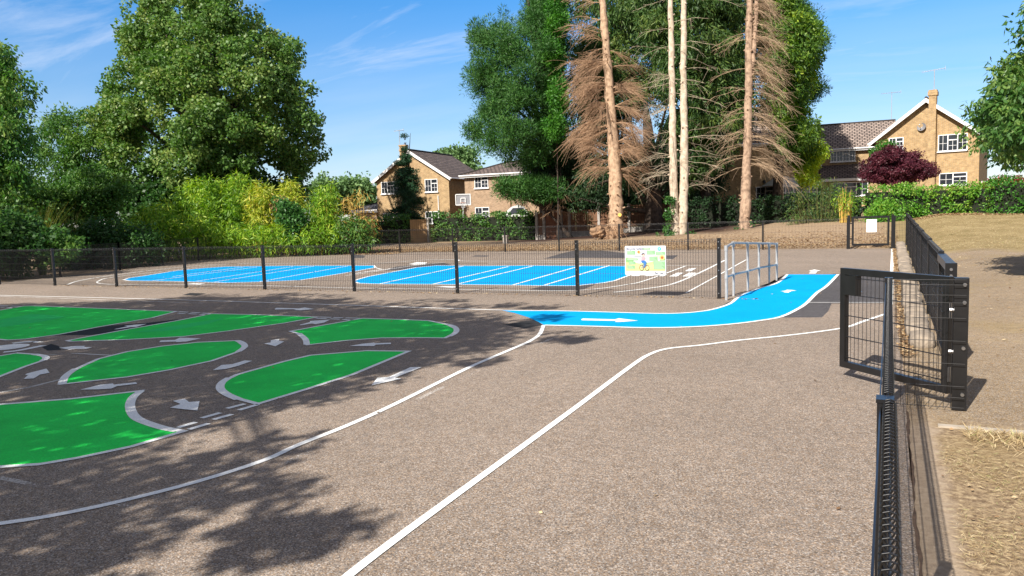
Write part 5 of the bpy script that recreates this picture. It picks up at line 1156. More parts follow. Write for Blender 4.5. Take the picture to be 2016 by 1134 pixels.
# --- pampas grass
def pampas(label, px, pyb, D, hgt, n, seed):
    rng = np.random.default_rng(seed); b = G(px, pyb); b = np.array([b[0], b[1], 0]); M = n; ang = rng.uniform(0, 2 * math.pi, M); ln = hgt * rng.uniform(.5, 1.05, M); sp = rng.uniform(.1, .55, M) * ln; s = np.linspace(0, 1, 5)
    hx, hy = np.cos(ang), np.sin(ang); P = np.zeros((M, 5, 3))
    P[:, :, 0] = b[0] + hx[:, None] * (sp[:, None] * s ** 1.8 + .12); P[:, :, 1] = b[1] + hy[:, None] * (sp[:, None] * s ** 1.8 + .12); P[:, :, 2] = ln[:, None] * (s * 1.15 - .15 * s ** 3)
    w = .012 * (1 - s * .8); side = np.stack([-hy, hx, np.zeros(M)], 1)
    V = np.stack([P + side[:, None] * w[None, :, None], P - side[:, None] * w[None, :, None]], 2).reshape(M, 10, 3); f = np.array([[2 * i, 2 * i + 1, 2 * i + 3, 2 * i + 2] for i in range(4)])
    Fc = (f[None] + (np.arange(M) * 10)[:, None, None]).reshape(-1, 4); root = empty('pampas_grass', tuple(b), label, 'ornamental grass'); mobj('foliage', V.reshape(-1, 3), Fc, ML_pampas, root, tint=np.repeat(rng.uniform(0, 1, M), 10))
pampas('tall arching pampas grass behind the left end of the mesh fence', 84, 541, 26, 2.6, 260, 31); pampas('second clump of tall grass behind the left shrub', 140, 530, 30, 2.7, 160, 32)
# --- far trees
tree('distant_tree', 'rounded distant tree on the skyline left of the gabled house', 'tree', [(655, 352), (690, 345), (715, 348), (735, 365), (745, 420), (640, 425), (640, 370)], 92, 3.5, 70, 1.3, 8, 24, (.40, .34), ML_far, M_bark_dark, 41, cr=.8, tr=.3, limbs=0, trunk=(690, 440))
tree('distant_tree', 'second distant tree just right of the huge lime', 'tree', [(610, 372), (625, 352), (650, 350), (668, 372), (668, 430), (600, 430)], 90, 3.5, 55, 1.3, 8, 24, (.40, .34), ML_far, M_bark_dark, 42, cr=.8, tr=.3, limbs=0, trunk=(640, 440))
tree('distant_tree', 'distant tree crown rising behind the brown gable roof', 'tree', [(850, 300), (868, 290), (900, 288), (925, 296), (945, 320), (945, 370), (850, 360)], 85, 3.5, 60, 1.2, 8, 24, (.36, .3), ML_far, M_bark_dark, 43, cr=.7, tr=.3, limbs=0, trunk=(895, 430))
# --- fir in front of the left house
def fir():
    rng = np.random.default_rng(51); D = 53; b = W3(806, 470, D); b[2] = 0; t = W3(808, 262, D); hz = t[2]; root = empty('fir_tree', tuple(b), 'small dark fir tree in front of the gabled house', 'tree')
    m = MB(); m.tube([tuple(b), (b[0], b[1], hz * .5), (t[0], t[1], hz)], [.12, .07, .012], 8); m.build('trunk', M_bark_dark, root)
    Ls = []; cl = []; z = 1.0
    while z < hz - .15:
        f = (hz - z) / hz; R = 1.75 * (f ** .8) * (1 if f > .28 else .45); n = 7 if f > .15 else 4
        for k in range(n):
            a = rng.uniform(0, 2 * math.pi); r_ = R * rng.uniform(.75, 1.15); e = np.array([b[0] + math.cos(a) * r_, b[1] + math.sin(a) * r_, z - (.25 * r_ if f > .3 else -.25 * r_)]); s = np.linspace(0, 1, 5)[:, None]; st = np.array([b[0], b[1], z]); Ls.append(st + (e - st) * s + np.array([0, 0, .1]) * np.sin(s * 3.1))
            if f > .2 or rng.random() < .4:
                for q in np.linspace(.25, 1.0, 6): cl.append(st + (e - st) * q)
        z += .24 if f > .25 else .3
    Ls = np.array(Ls); V, Fc = tubes_np(Ls, np.linspace(.025, .008, 5)[None].repeat(len(Ls), 0), 4); mobj('branches', V, Fc, M_bark_dark, root)
    V, Fc, t_ = leaves(np.array(cl), .26, 24, .20, .045, rng, .3, .9, .28, .5, shell=.0); mobj('crown', V, Fc, ML_fir, root, tint=t_)
fir()
# --- needle tufts: pines
def pine(label, poly, D, thick, nb, rb, nc, seed, trunk, mtL=None, tr=.4, limbs=26, nl=30, ls=(.20, .02), front=.66, cr=.26, name='pine_tree', wob=.3):
    return tree(name, label, 'tree', poly, D, thick, nb, rb, nc, nl, ls, mtL or ML_pine, M_bark_dark, seed, trunk=trunk, cr=cr, droop=-.5, outw=1.8, upn=.2, flat=1.1, front=front, limbs=limbs, tr=tr, tvar=.45, wob=wob)
pine('tall dense blue green pine left of the bare brown trunk', [(922, 50), (950, 12), (985, 22), (1010, 24), (1022, 8), (1040, -80), (1120, -80), (1135, 60), (1130, 200), (1120, 290), (1100, 330), (1060, 345), (1010, 350), (990, 335), (940, 312), (925, 298), (907, 262), (912, 238), (935, 215), (928, 195), (908, 175), (912, 130), (918, 95)],
     49, 3.6, 250, .72, 13, 61, (1120, 470), nl=42, ls=(.26, .04), cr=.29, wob=.9)
pine('low drooping pine boughs hanging over the wooden garden gate', [(960, 372), (985, 355), (1020, 348), (1060, 346), (1100, 352), (1122, 370), (1105, 386), (1060, 392), (1010, 392), (980, 386)],
     46, 1.3, 45, .55, 11, 62, (1125, 468), nl=36, ls=(.26, .04), tr=.14, cr=.3)
pine('dark pine behind the right conifer with one bough reaching into the sky', [(1540, -60), (1600, 10), (1622, 45), (1632, 85), (1612, 110), (1600, 135), (1625, 160), (1642, 168), (1640, 188), (1618, 205), (1590, 212), (1545, 210)],
     57, 2.2, 90, .8, 11, 63, (1560, 430), nl=34, ls=(.30, .045), cr=.36)
# --- conifers
def spray_tree(label, poly, D, thick, nb, rb, nc, nl, mtL, seed, trunk, cr=.5, ls=(.34, .075), droop=1.1, tr=.35, limbs=18, front=.66, name='conifer_tree'):
    return tree(name, label, 'tree', poly, D, thick, nb, rb, nc, nl, ls, mtL, M_bark_dark, seed, trunk=trunk, cr=cr, droop=droop, outw=.6, upn=.1, flat=1.25, front=front, limbs=limbs, tr=tr, tvar=.3, wob=.8)
spray_tree('narrow bright green cypress column between the pine and the bare brown trunk', [(1078, -80), (1110, -80), (1114, 60), (1108, 120), (1116, 180), (1110, 262), (1098, 290), (1084, 278), (1068, 262), (1064, 244), (1084, 215), (1072, 180), (1084, 130), (1068, 90), (1078, 40)],
     44.5, 1.0, 90, .42, 10, 40, ML_cyp, 64, (1100, 460), cr=.3, ls=(.17, .07), droop=-.2, tr=.05, limbs=8)
spray_tree('dark green conifer filling the gap behind the bare brown trunk', [(1115, -90), (1330, -90), (1330, 90), (1325, 200), (1290, 260), (1240, 240), (1190, 300), (1180, 380), (1110, 400), (1100, 340), (1110, 250)],
     53, 2.8, 190, .95, 9, 40, ML_con, 65, (1215, 460), .5)
spray_tree('olive green conifer with hanging sprays behind the twin pale trunks', [(1250, -90), (1490, -90), (1492, 120), (1480, 260), (1430, 330), (1400, 372), (1360, 380), (1315, 370), (1310, 300), (1300, 220), (1262, 150)],
     46, 2.6, 200, .75, 10, 44, ML_con, 66, (1390, 462), .42)
spray_tree('large yellow green conifer on the right side of the bare trunks', [(1475, -90), (1560, -90), (1575, 0), (1600, 22), (1618, 50), (1622, 90), (1638, 112), (1620, 150), (1590, 180), (1598, 220), (1612, 262), (1625, 290), (1600, 318), (1570, 330), (1535, 300), (1500, 250), (1480, 150)],
     48, 2.4, 190, .72, 10, 44, ML_cony, 67, (1530, 460), .40, ls=(.26, .09), droop=.7)
spray_tree('dark evergreen filling the shade under the blue green pine', [(1040, 300), (1110, 270), (1190, 290), (1200, 380), (1195, 415), (1130, 420), (1060, 405), (1035, 360)], 50, 1.8, 110, .7, 9, 38, ML_hedged, 72, (1150, 468), .45)
spray_tree('dark evergreen behind the garden fence between the bare trunks', [(1190, 300), (1300, 280), (1420, 300), (1430, 395), (1300, 405), (1185, 410)], 51.5, 1.6, 130, .75, 9, 36, ML_hedged, 73, (1300, 460), .46)
spray_tree('yellow green boughs drooping at the lower right of the conifer group', [(1590, 290), (1612, 262), (1628, 285), (1622, 310), (1600, 345), (1612, 372), (1580, 365), (1560, 340), (1565, 300)], 47, .8, 36, .45, 9, 40, leafmat('lime_spray', [(0, (.07, .14, .015)), (.5, (.20, .30, .02)), (1, (.42, .46, .04))]), 74, (1560, 460), .3, ls=(.2, .08), tr=.08)
# dark cedar with thick low limbs
def cedar():
    rng = np.random.default_rng(71); D = 44; g = W3(1288, 452, D); g[2] = float(zt(g[0], g[1])); root = empty('cedar_tree', tuple(g), 'dark old tree with heavy spreading limbs between the bare trunks', 'tree')
    m = MB(); pts = [W3(1288, 462, D), W3(1287, 420, D), W3(1285, 370, D), W3(1280, 300, D), W3(1274, 240, D + .8), W3(1270, 200, D + 2)]; m.tube([tuple(p) for p in pts], [.72, .5, .46, .38, .26, .1], 14); m.build('trunk', M_bark_dark, root, smooth=True)
    Ls = []; T = [(1225, 330), (1205, 300), (1235, 270), (1340, 345), (1360, 300), (1330, 250), (1190, 340), (1245, 355), (1150, 370), (1160, 345), (1400, 350), (1230, 190), (1320, 180), (1350, 220), (1180, 250), (1140, 390)]
    for px, py in T:
        b = pts[1] + (pts[4] - pts[1]) * rng.uniform(0, .6); e = W3(px, py, D + rng.uniform(-2.5, 2)); Ls.append(limb_lines(b, [e], rng, up=-.3)[0])
    V, Fc = tubes_np(np.array(Ls), np.linspace(.17, .04, 7)[None].repeat(len(Ls), 0), 7); mobj('limbs', V, Fc, M_bark_dark, root, smooth=True)
    cl = []
    for L in Ls:
        for k in range(26): p = L[rng.integers(3, 7)]; cl.append(p + rng.normal(0, .6, 3) * [1, 1, .5])
    V, Fc, t = leaves(np.array(cl), .42, 34, .24, .06, rng, .5, .6, .7, .2); mobj('crown', V, Fc, ML_hedged, root, tint=t)
cedar()
# --- bare dead conifers with twigs
def knobbly(m, pts, rs, rng, n=14, sub=6):
    P = []; R_ = []
    for i in range(len(pts) - 1):
        for k in range(sub):
            t = k / sub; P.append(np.array(pts[i]) * (1 - t) + np.array(pts[i + 1]) * t + rng.normal(0, .014, 3)); R_.append((rs[i] * (1 - t) + rs[i + 1] * t) * rng.uniform(.90, 1.09))
    P.append(pts[-1]); R_.append(rs[-1]); m.tube([tuple(p) for p in P], R_, n)
def dead_tree(label, D, stems, mtT, mtW, seed, br, base_extra=None, stubs=60, name='dead_conifer'):
    """stems: list of [(px,py,width_px)...]; br: dict(y0,y1,n,left,right,len,droop,twigs)"""
    rng = np.random.default_rng(seed); s0 = stems[0][0]; g = W3(s0[0], s0[1], D); root = empty(name, tuple(g), label, 'tree', 'bare dead conifers behind the far fence')
    SS = []
    for st in stems:
        pts = [W3(x, y, D) for x, y, w in st]; rs = [w / 2 / F * D for x, y, w in st]; m = MB(); knobbly(m, pts, rs, rng, 16); m.build('trunk', mtT, root, smooth=True); SS.append((pts, rs))
    m = MB()
    for _ in range(stubs):
        pts, rs = SS[rng.integers(len(SS))]; i = rng.integers(len(pts) - 1); t = rng.random(); p = pts[i] * (1 - t) + pts[i + 1] * t; r = rs[i] * (1 - t) + rs[i + 1] * t; a = rng.uniform(0, 2 * math.pi); d = np.array([math.cos(a), math.sin(a), rng.uniform(-.3, .5)]); m.tube([tuple(p + d * r * .7), tuple(p + d * (r * 1.1 + rng.uniform(.02, .08)))], [.06, .032], 6)
    m.build('branch_stubs', mtT, root)
    Ls = []; Rs = []; Tw = []; Tr = []
    right = Rm @ np.array([1, 0, 0]); fwd = Rm @ np.array([0, 0, -1.]); fwd[2] = 0
    for b in br:
        pts, rs = SS[b.get('stem', 0)]
        ys = np.array([st[1] for st in stems[b.get('stem', 0)]], float)
        for k in range(b['n']):
            py = rng.uniform(b['y0'], b['y1']); i = int(np.clip(np.searchsorted(-ys, -py) - 1, 0, len(pts) - 2)); t = (py - ys[i]) / (ys[i + 1] - ys[i]); p = pts[i] * (1 - t) + pts[i + 1] * t
            sgn = -1 if rng.random() < b['left'] else 1; az = rng.normal(0, b.get('spread', .7)); d = right * sgn * math.cos(az) + fwd * math.sin(az); d[2] = 0; d = unit(d)
            L = b['len'] * rng.uniform(.5, 1.1) * (b['prof'](py) if 'prof' in b else 1); s = np.linspace(0, 1, 8)[:, None]
            up = b.get('up', .25) * rng.uniform(*b.get('ur', (.6, 1.4))); path = p + d * L * s + np.array([0, 0, 1.]) * L * (up * s - b['droop'] * s ** 2) + np.cumsum(rng.normal(0, .012 * L, (8, 3)), 0)
            Ls.append(path); Rs.append(np.linspace(b.get('r', .03), .006, 8))
            for q in range(b['twigs']):
                u_ = rng.uniform(.15, 1); j = int(u_ * 6.99); p0 = path[j] + (path[j + 1] - path[j]) * (u_ * 7 - j if u_ * 7 - j < 1 else 1); td = unit(d * .9 + np.array([0, 0, -b['droop'] * b.get('hang', 1) * u_]) + rng.normal(0, b.get('tsp', .35), 3)); tl = b['tlen'] * rng.uniform(.4, 1.1); ss = np.linspace(0, 1, 4)[:, None]
                Tw.append(p0 + td * tl * ss + np.array([0, 0, -1.]) * tl * .25 * ss ** 2); Tr.append(np.linspace(b.get('tr', .009), .004, 4))
    A = tubes_np(np.array(Ls), np.array(Rs), 5); B_ = tubes_np(np.array(Tw), np.array(Tr), 3); V, Fc = join([A, B_]); mobj('branches', V, Fc, mtW, root)
    return root, SS
D1 = 39.5
r1, S1 = dead_tree('thick bare reddish brown trunk with fans of dead brown twigs and a torn root', D1, [[(1206, 478, 34), (1210, 455, 33), (1213, 430, 28), (1213, 400, 28), (1210, 330, 24), (1205, 250, 21.5), (1198, 160, 17.5), (1192, 80, 15), (1186, 0, 13), (1181, -80, 11)]], M_bark_red, M_twig_red, 81,
   [dict(y0=a, y1=a_, n=n_, left=l_, len=le, droop=dr, twigs=tw, tlen=1.25, up=up_, r=.028, spread=.5, tr=.0068, tsp=.28, hang=1.4, ur=(.8, 1.2)) for a, a_, n_, l_, le, dr, tw, up_ in
    ((90, 350, 26, .65, 1.5, .5, 26, .1), (60, 85, 4, .8, 1.9, .0, 26, .25), (118, 140, 5, .85, 2.1, .1, 50, .25), (150, 178, 6, .75, 1.9, .35, 70, .2), (195, 215, 4, .6, 1.6, .45, 60, .15), (225, 262, 8, .7, 1.9, .55, 80, .25), (280, 310, 6, .6, 1.5, .1, 60, .45), (318, 338, 4, .6, 1.2, .2, 50, .3), (-60, 40, 7, .7, 2.0, -.1, 18, .2), (170, 330, 8, .0, 1.5, .0, 44, .3))])
# torn root mass and sawn stub
def rootball():
    rng = np.random.default_rng(82); c = W3(1196, 455, D1 - .2); bm = bmesh.new(); bmesh.ops.create_icosphere(bm, subdivisions=4, radius=1); bv = np.array([v.co[:] for v in bm.verts]); bf = np.array([[v.index for v in f.verts] for f in bm.faces]); bm.free()
    def lump(cx, cy, s, d):
        n = sum(np.sin(bv @ rng.normal(0, f, 3) + rng.uniform(0, 6)) / f for f in (3, 5, 9, 14, 20)) ; v = bv * (1 + n * .45)[:, None] * np.array(s) + W3(cx, cy, d); return v, bf
    parts = [lump(1198, 462, (.42, .4, .5), D1 - .1), lump(1178, 456, (.38, .34, .30), D1 - .3), lump(1216, 458, (.3, .34, .42), D1 - .2)]
    V, Fc = join(parts); mobj('root_mass', V, Fc, barkmat('torn_root', (.10, .055, .03), (.42, .26, .15), 1.6, .8), r1)
    p = W3(1220, 423, D1 - .42); ax = unit(p * np.array([-1, -1, 0])); m = MB(); m.tube([tuple(p - ax * .35), tuple(p + ax * .06)], .10, 14); s_ = m.build('sawn_stub', M_bark_red, r1); m = MB(); m.tube([tuple(p + ax * .0605), tuple(p + ax * .066)], .094, 14); m.build('cut_face', mat('fresh_cut_wood', (.80, .50, .12), .7, noise=(20, .15)), s_)
    cl = rng.normal(0, 1, (60, 3)) * [.35, .3, .3] + W3(1200, 460, D1 - .4); L = np.array([np.stack([c_ + unit(c_ - c + rng.normal(0, .2, 3)) * .5 * t + np.array([0, 0, -.2 * t * t]) for t in np.linspace(0, 1, 4)]) for c_ in cl]); V, Fc = tubes_np(L, np.linspace(.02, .005, 4)[None].repeat(60, 0), 4); mobj('roots', V, Fc, M_twig_red, r1)
rootball()
D2 = 38.5
fan = dict(left=.5, droop=.22, twigs=9, tlen=.6, up=.12, ur=(-1.2, 2.4), r=.010, spread=.6, tr=.0045, tsp=.6)
dead_tree('pair of straight pale peeling trunks joined at the base', D2, [[(1330, 480, 22), (1328, 440, 19), (1326, 380, 16), (1325, 300, 14.5), (1324, 200, 13), (1322, 100, 11.5), (1320, 0, 10), (1319, -80, 9)], [(1342, 480, 21), (1344, 440, 19), (1346, 380, 17.5), (1347, 300, 16), (1346, 200, 13.5), (1346, 100, 11.5), (1346, 0, 10.5), (1346, -80, 9)]],
   M_bark_pale, M_twig_pale, 83, [dict(y0=30, y1=380, n=24, len=2.3, **{**fan, 'left': .8}), dict(y0=-40, y1=370, n=26, len=2.6, stem=1, **{**fan, 'left': .1}), dict(y0=150, y1=330, n=9, len=1.8, **{**fan, 'left': .9, 'twigs': 18})], stubs=110, name='dead_conifer')
D3 = 38.8
dead_tree('bare pinkish trunk forking high up with dense grey twigs on its right', D3, [[(1467, 474, 26), (1466, 440, 21), (1468, 390, 20), (1471, 300, 16.5), (1474, 200, 15), (1474, 100, 13.5), (1476, 0, 11.5), (1477, -80, 10)], [(1478, 150, 7), (1482, 120, 10), (1486, 60, 9), (1489, 0, 8.5), (1490, -80, 8)]],
   M_bark_pink, M_twig_mix, 84, [dict(y0=-40, y1=330, n=90, left=.04, len=2.3, droop=.62, twigs=30, tlen=.8, up=.12, r=.012, spread=.6, tr=.0048, tsp=.38, prof=lambda y: .6 + .5 * min(1, max(0, y) / 300.)), dict(y0=60, y1=360, n=18, left=.94, len=2.0, droop=.3, twigs=12, tlen=.6, up=.1, ur=(-1, 2.4), r=.014, spread=.6, tr=.005, tsp=.5)], stubs=120)
# dead brown low branches under the pine
dead_tree('small dead sapling with brown drooping twigs above the garden fence', 45.5, [[(1098, 470, 5), (1100, 420, 4.5), (1102, 370, 3.5), (1104, 330, 2)]], M_bark_dark, M_twig_red, 85, [dict(y0=335, y1=420, n=26, left=.5, len=1.3, droop=.4, twigs=16, tlen=.5, up=.1, r=.015, spread=1.2, tr=.007)], stubs=6, name='dead_sapling')
# ivy at trunk feet
def ivy(label, pts, D, seed, n=26):
    rng = np.random.default_rng(seed); cl = np.concatenate([W3(x, y, D)[None] + rng.normal(0, s, (n, 3)) for x, y, s in pts]); V, Fc, t = leaves(cl, .13, 16, .10, .09, rng); o = mobj('ivy', V, Fc, ML_ivy, tint=t); tag(o, label, 'ivy')
ivy('ivy climbing the left side of the twin pale trunks', [(1319, 395, .1), (1318, 425, .12), (1317, 455, .14), (1318, 474, .2)], D2 - .35, 86, 20); ivy('ivy tuft at the right foot of the twin trunks', [(1357, 466, .14), (1358, 478, .18)], D2 - .3, 87, 24); ivy('ivy round the foot of the pinkish trunk', [(1455, 468, .22), (1480, 462, .2), (1457, 476, .2)], D3 - .4, 88, 20)
# --- hedges
def hedge(label, A, B_, D_A, D_B, top_a, top_b, bot, th, mtL, seed, nl=30, dens=15, ls=(.13, .10), cr=.22, core=True, group=None):
    """hedge from pixel column A to B"""
    rng = np.random.default_rng(seed); a = W3(A, 430, D_A); b = W3(B_, 430, D_B); za = W3(A, top_a, D_A)[2]; zb = W3(B_, top_b, D_B)[2]; L = np.linalg.norm(b[:2] - a[:2]); u_ = (b - a)[:2] / L; n_ = np.array([-u_[1], u_[0]])
    if np.dot(n_, a[:2]) < 0: n_ = -n_
    z0 = float(zt(a[0], a[1])) - .05; z1 = float(zt(b[0], b[1])) - .05; K = int(L * 3.2 * dens / 2); s = rng.random(K); tp = rng.random(K) < .25
    zz0 = z0 + (z1 - z0) * s; ztop = za + (zb - za) * s + .08 * np.sin(s * L * 1.3) + .05 * np.sin(s * L * 3.1 + 1)
    h = np.where(tp, ztop - cr * .6, zz0 + (ztop - zz0 - cr * .6) * rng.random(K)); dd = np.where(tp, rng.uniform(0, th, K), np.where(rng.random(K) < .75, rng.uniform(-.05, .18, K), rng.uniform(0, th, K)))
    cl = np.stack([a[0] + u_[0] * s * L + n_[0] * dd, a[1] + u_[1] * s * L + n_[1] * dd, h], 1)
    lowf = .5 + .5 * np.sin(s * L * .9 + h * 2.2) * np.sin(s * L * .37 + 1.2)
    V, Fc, t = leaves(cl, cr * rng.uniform(.8, 1.3, K), nl, ls[0], ls[1], rng, .3, .5, .9, .7, ct=np.clip(lowf * .5 + rng.random(K) * .5, 0, 1), tvar=.35)
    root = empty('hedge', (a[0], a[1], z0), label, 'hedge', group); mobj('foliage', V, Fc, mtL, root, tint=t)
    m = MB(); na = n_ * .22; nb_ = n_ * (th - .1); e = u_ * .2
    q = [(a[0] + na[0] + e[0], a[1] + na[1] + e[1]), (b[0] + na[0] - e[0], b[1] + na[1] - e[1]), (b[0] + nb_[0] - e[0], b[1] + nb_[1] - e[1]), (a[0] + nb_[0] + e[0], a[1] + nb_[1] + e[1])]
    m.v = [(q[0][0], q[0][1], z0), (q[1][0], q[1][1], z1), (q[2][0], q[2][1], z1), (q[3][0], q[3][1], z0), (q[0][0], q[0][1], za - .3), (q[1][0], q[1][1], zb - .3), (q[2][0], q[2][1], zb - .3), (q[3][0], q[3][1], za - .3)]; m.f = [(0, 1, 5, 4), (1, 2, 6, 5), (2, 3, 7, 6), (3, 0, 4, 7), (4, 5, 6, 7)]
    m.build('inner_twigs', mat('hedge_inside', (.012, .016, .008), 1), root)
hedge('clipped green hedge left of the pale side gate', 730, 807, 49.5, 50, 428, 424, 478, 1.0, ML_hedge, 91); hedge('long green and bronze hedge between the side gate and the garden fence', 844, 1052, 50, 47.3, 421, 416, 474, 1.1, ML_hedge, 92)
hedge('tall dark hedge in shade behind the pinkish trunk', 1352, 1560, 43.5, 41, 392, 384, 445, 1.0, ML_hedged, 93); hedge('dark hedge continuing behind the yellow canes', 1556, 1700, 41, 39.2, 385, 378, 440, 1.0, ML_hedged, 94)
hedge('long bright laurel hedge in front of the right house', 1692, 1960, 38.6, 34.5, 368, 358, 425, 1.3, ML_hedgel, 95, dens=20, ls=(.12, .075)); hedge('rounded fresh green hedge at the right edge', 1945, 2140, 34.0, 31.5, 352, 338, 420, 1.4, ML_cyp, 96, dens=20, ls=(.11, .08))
# shrub clump left of the laurel hedge, cane thicket
tree('shrub', 'rounded leafy shrub behind the far gate', 'shrub', [(1700, 395), (1740, 385), (1775, 400), (1782, 440), (1765, 468), (1715, 470), (1695, 440)], 37.3, .8, 40, .45, 8, 32, (.11, .08), ML_hedgel, M_bark_dark, 97, cr=.25, tr=.06, limbs=5)
tree('shrub', 'small clipped yellow green shrub behind the purple maple', 'shrub', [(1716, 300), (1728, 282), (1742, 273), (1758, 276), (1768, 290), (1768, 330), (1716, 330)], 46.5, .7, 26, .4, 8, 30, (.11, .08), ML_cyp, M_bark_dark, 98, cr=.24, tr=.06, limbs=4)
bamboo('thin brownish bamboo thicket in front of the dark hedge', [(1540, 440), (1548, 390), (1580, 362), (1625, 350), (1665, 360), (1682, 400), (1680, 450), (1560, 455)], 38.5, .8, 120, ML_con, 99, ncul=90, mtC=M_culmd, leaf=(.2, .03), nl=26, group='bamboo near the far gate')
bamboo('golden yellow bamboo canes beside the far gate', [(1645, 400), (1655, 375), (1672, 370), (1684, 390), (1682, 425), (1650, 425)], 37, .4, 30, ML_bam, 100, ncul=30, mtC=M_culmy, leaf=(.2, .04), nl=16, group='bamboo near the far gate')
# --- purple maple, right cherry
tree('purple_maple', 'wide dark purple maple in front of the right house', 'tree', [(1690, 350), (1696, 322), (1712, 305), (1730, 292), (1758, 276), (1785, 288), (1812, 300), (1832, 318), (1850, 332), (1846, 350), (1825, 362), (1770, 366), (1710, 364)], 44, 2.0, 105, .5, 9, 46, (.13, .07), ML_maple, M_bark_dark, 101, trunk=(1770, 395), cr=.26, flat=.5, upn=1.2, tr=.14, limbs=22, droop=.4)
tree('cherry_tree', 'large leafy cherry tree reaching in from the right edge', 'tree', [(1888, 232), (1905, 205), (1925, 200), (1918, 178), (1940, 150), (1958, 120), (1975, 98), (2005, 85), (2030, -40), (2300, -60), (2500, 100), (2500, 330), (2200, 380), (2040, 352), (2000, 372), (1972, 358), (1945, 345), (1915, 318), (1900, 300), (1905, 275), (1892, 258)],
     14.5, 1.9, 330, .40, 10, 30, (.115, .05), ML_cherry, M_bark_dark, 102, trunk=(2290, 640), cr=.22, droop=.9, outw=.5, flat=.55, upn=1.2, tr=.16, limbs=40, front=.5)
tree('cherry_tree', 'thin leafy twig tips hanging into the top right corner', 'tree', [(2004, 20), (2020, -30), (2200, -60), (2200, 80), (2040, 75), (2012, 62)], 13.5, .8, 26, .3, 8, 22, (.12, .055), ML_cherry, M_bark_dark, 103, trunk=(2290, 700), cr=.2, droop=.9, tr=.1, limbs=12)
tree('shrub', 'red leaved shrub showing between the cherry and the laurel hedge', 'shrub', [(1940, 362), (1960, 352), (2000, 350), (2030, 352), (2030, 372), (1945, 372)], 36.5, .5, 16, .3, 7, 26, (.1, .07), leafmat('red_leaf', [(0, (.10, .015, .015)), (1, (.30, .04, .04))]), M_bark_dark, 104, cr=.22, tr=.05, limbs=3)
# ------------------------------------------------------------------ trees behind and beside the camera: they cast the shade that lies on the court
def shade_crown(name, label, polys, dens, hfun, seed, trunk, cr=.34, nl=30, ls=(.15, .11), tr=.3, inset=0.0):
    rng = np.random.default_rng(seed); pts = []
    for poly, w in polys:
        gp = [tuple(G(*p)[:2]) for p in poly]; A = np.array(gp); area = abs(sum(A[i][0] * A[(i + 1) % len(A)][1] - A[(i + 1) % len(A)][0] * A[i][1] for i in range(len(A)))) / 2
        pts.append(sample_poly(gp, max(4, int(area * dens * w)), rng, inset=inset))
    P = np.concatenate(pts); trunk_s = np.array([-10.0, 7.6]) if seed != 113 else None; h = hfun(P, rng); C0 = np.concatenate([P, np.zeros((len(P), 1))], 1) + SUN[None] * (h / SUN[2])[:, None]
    V, Fc, t = leaves(C0, cr * rng.uniform(.7, 1.2, len(C0)), nl, ls[0], ls[1], rng, .3, .5, .8, .6); root = empty(name, (*trunk, 0), label, 'tree'); mobj('crown', V, Fc, ML_lime, root, tint=t)
    c = C0.mean(0)
    if trunk_s is not None: c = np.array([*trunk_s, 0]) + SUN * (7.5 / SUN[2])
    m = MB(); m.tube([(trunk[0], trunk[1], -.1), (trunk[0] * .8 + c[0] * .2, trunk[1] * .8 + c[1] * .2, c[2] * .45), tuple(c)], [tr * 1.2, tr, tr * .3], 10); m.build('trunk', M_bark_dark, root, smooth=True)
    idx = rng.choice(len(C0), min(40, len(C0)), replace=False); b = np.array(c) if trunk_s is not None else np.array([trunk[0] * .7 + c[0] * .3, trunk[1] * .7 + c[1] * .3, c[2] * .6]); Ls = limb_lines(b, C0[idx], rng); V, Fc = tubes_np(Ls, np.linspace(.04, .006, 7)[None].repeat(len(Ls), 0), 5); mobj('limbs', V, Fc, M_bark_dark, root)
main = [(-260, 596), (0, 598), (200, 592), (420, 583), (700, 590), (820, 606), (900, 612), (990, 618), (1050, 640), (1090, 650), (1040, 680), (960, 700), (880, 712), (820, 742), (700, 785), (600, 800), (540, 812), (430, 845), (360, 862), (330, 882), (440, 900), (480, 930), (430, 985), (380, 1010), (370, 1050), (310, 1105), (240, 1160), (200, 1300), (-500, 1400), (-700, 800)]
lobes = [([(380, 900), (520, 850), (620, 838), (700, 848), (680, 868), (640, 885), (540, 920), (430, 960), (380, 960)], 1.0), ([(430, 945), (500, 932), (590, 945), (640, 928), (715, 908), (760, 922), (725, 942), (670, 950), (640, 962), (665, 982), (640, 1005), (610, 992), (550, 995), (490, 1008), (430, 1035), (363, 1068), (290, 1095), (330, 1010)], .8),
         ([(497, 1035), (560, 1030), (552, 1062), (500, 1062)], .7), ([(640, 1030), (680, 1036), (680, 1050), (645, 1052)], .7), ([(540, 1062), (580, 1060), (560, 1085), (545, 1082)], .8),
         ([(1080, 652), (1160, 652), (1150, 662), (1120, 672), (1060, 690), (1020, 690)], .7), ([(1120, 665), (1165, 665), (1150, 676), (1125, 674)], .6), ([(985, 598), (1020, 596), (1015, 603), (990, 604)], .4), ([(1010, 603), (1105, 604), (1060, 609)], .6), ([(1030, 618), (1130, 622), (1100, 634), (1060, 632)], .6), ([(900, 712), (980, 700), (1000, 712), (920, 726)], .6)]
band = [([(200, 600), (420, 578), (640, 582), (760, 588), (860, 592), (900, 600), (830, 606), (700, 596), (500, 592), (340, 592)], .45), ([(520, 576), (700, 578), (660, 584), (540, 584)], .6), ([(740, 584), (880, 588), (940, 592), (820, 598)], .25), ([(860, 596), (960, 604), (900, 608)], .5)]
shade_crown('broadleaf_tree', 'tree standing behind the camera whose crown shades the green islands', [(main, 1.0)], 22, lambda P, r: np.clip(5.2 + P[:, 1] * .34 + r.normal(0, .7, len(P)), 4.2, 15), 111, (-12.5, -5.0), inset=.28)
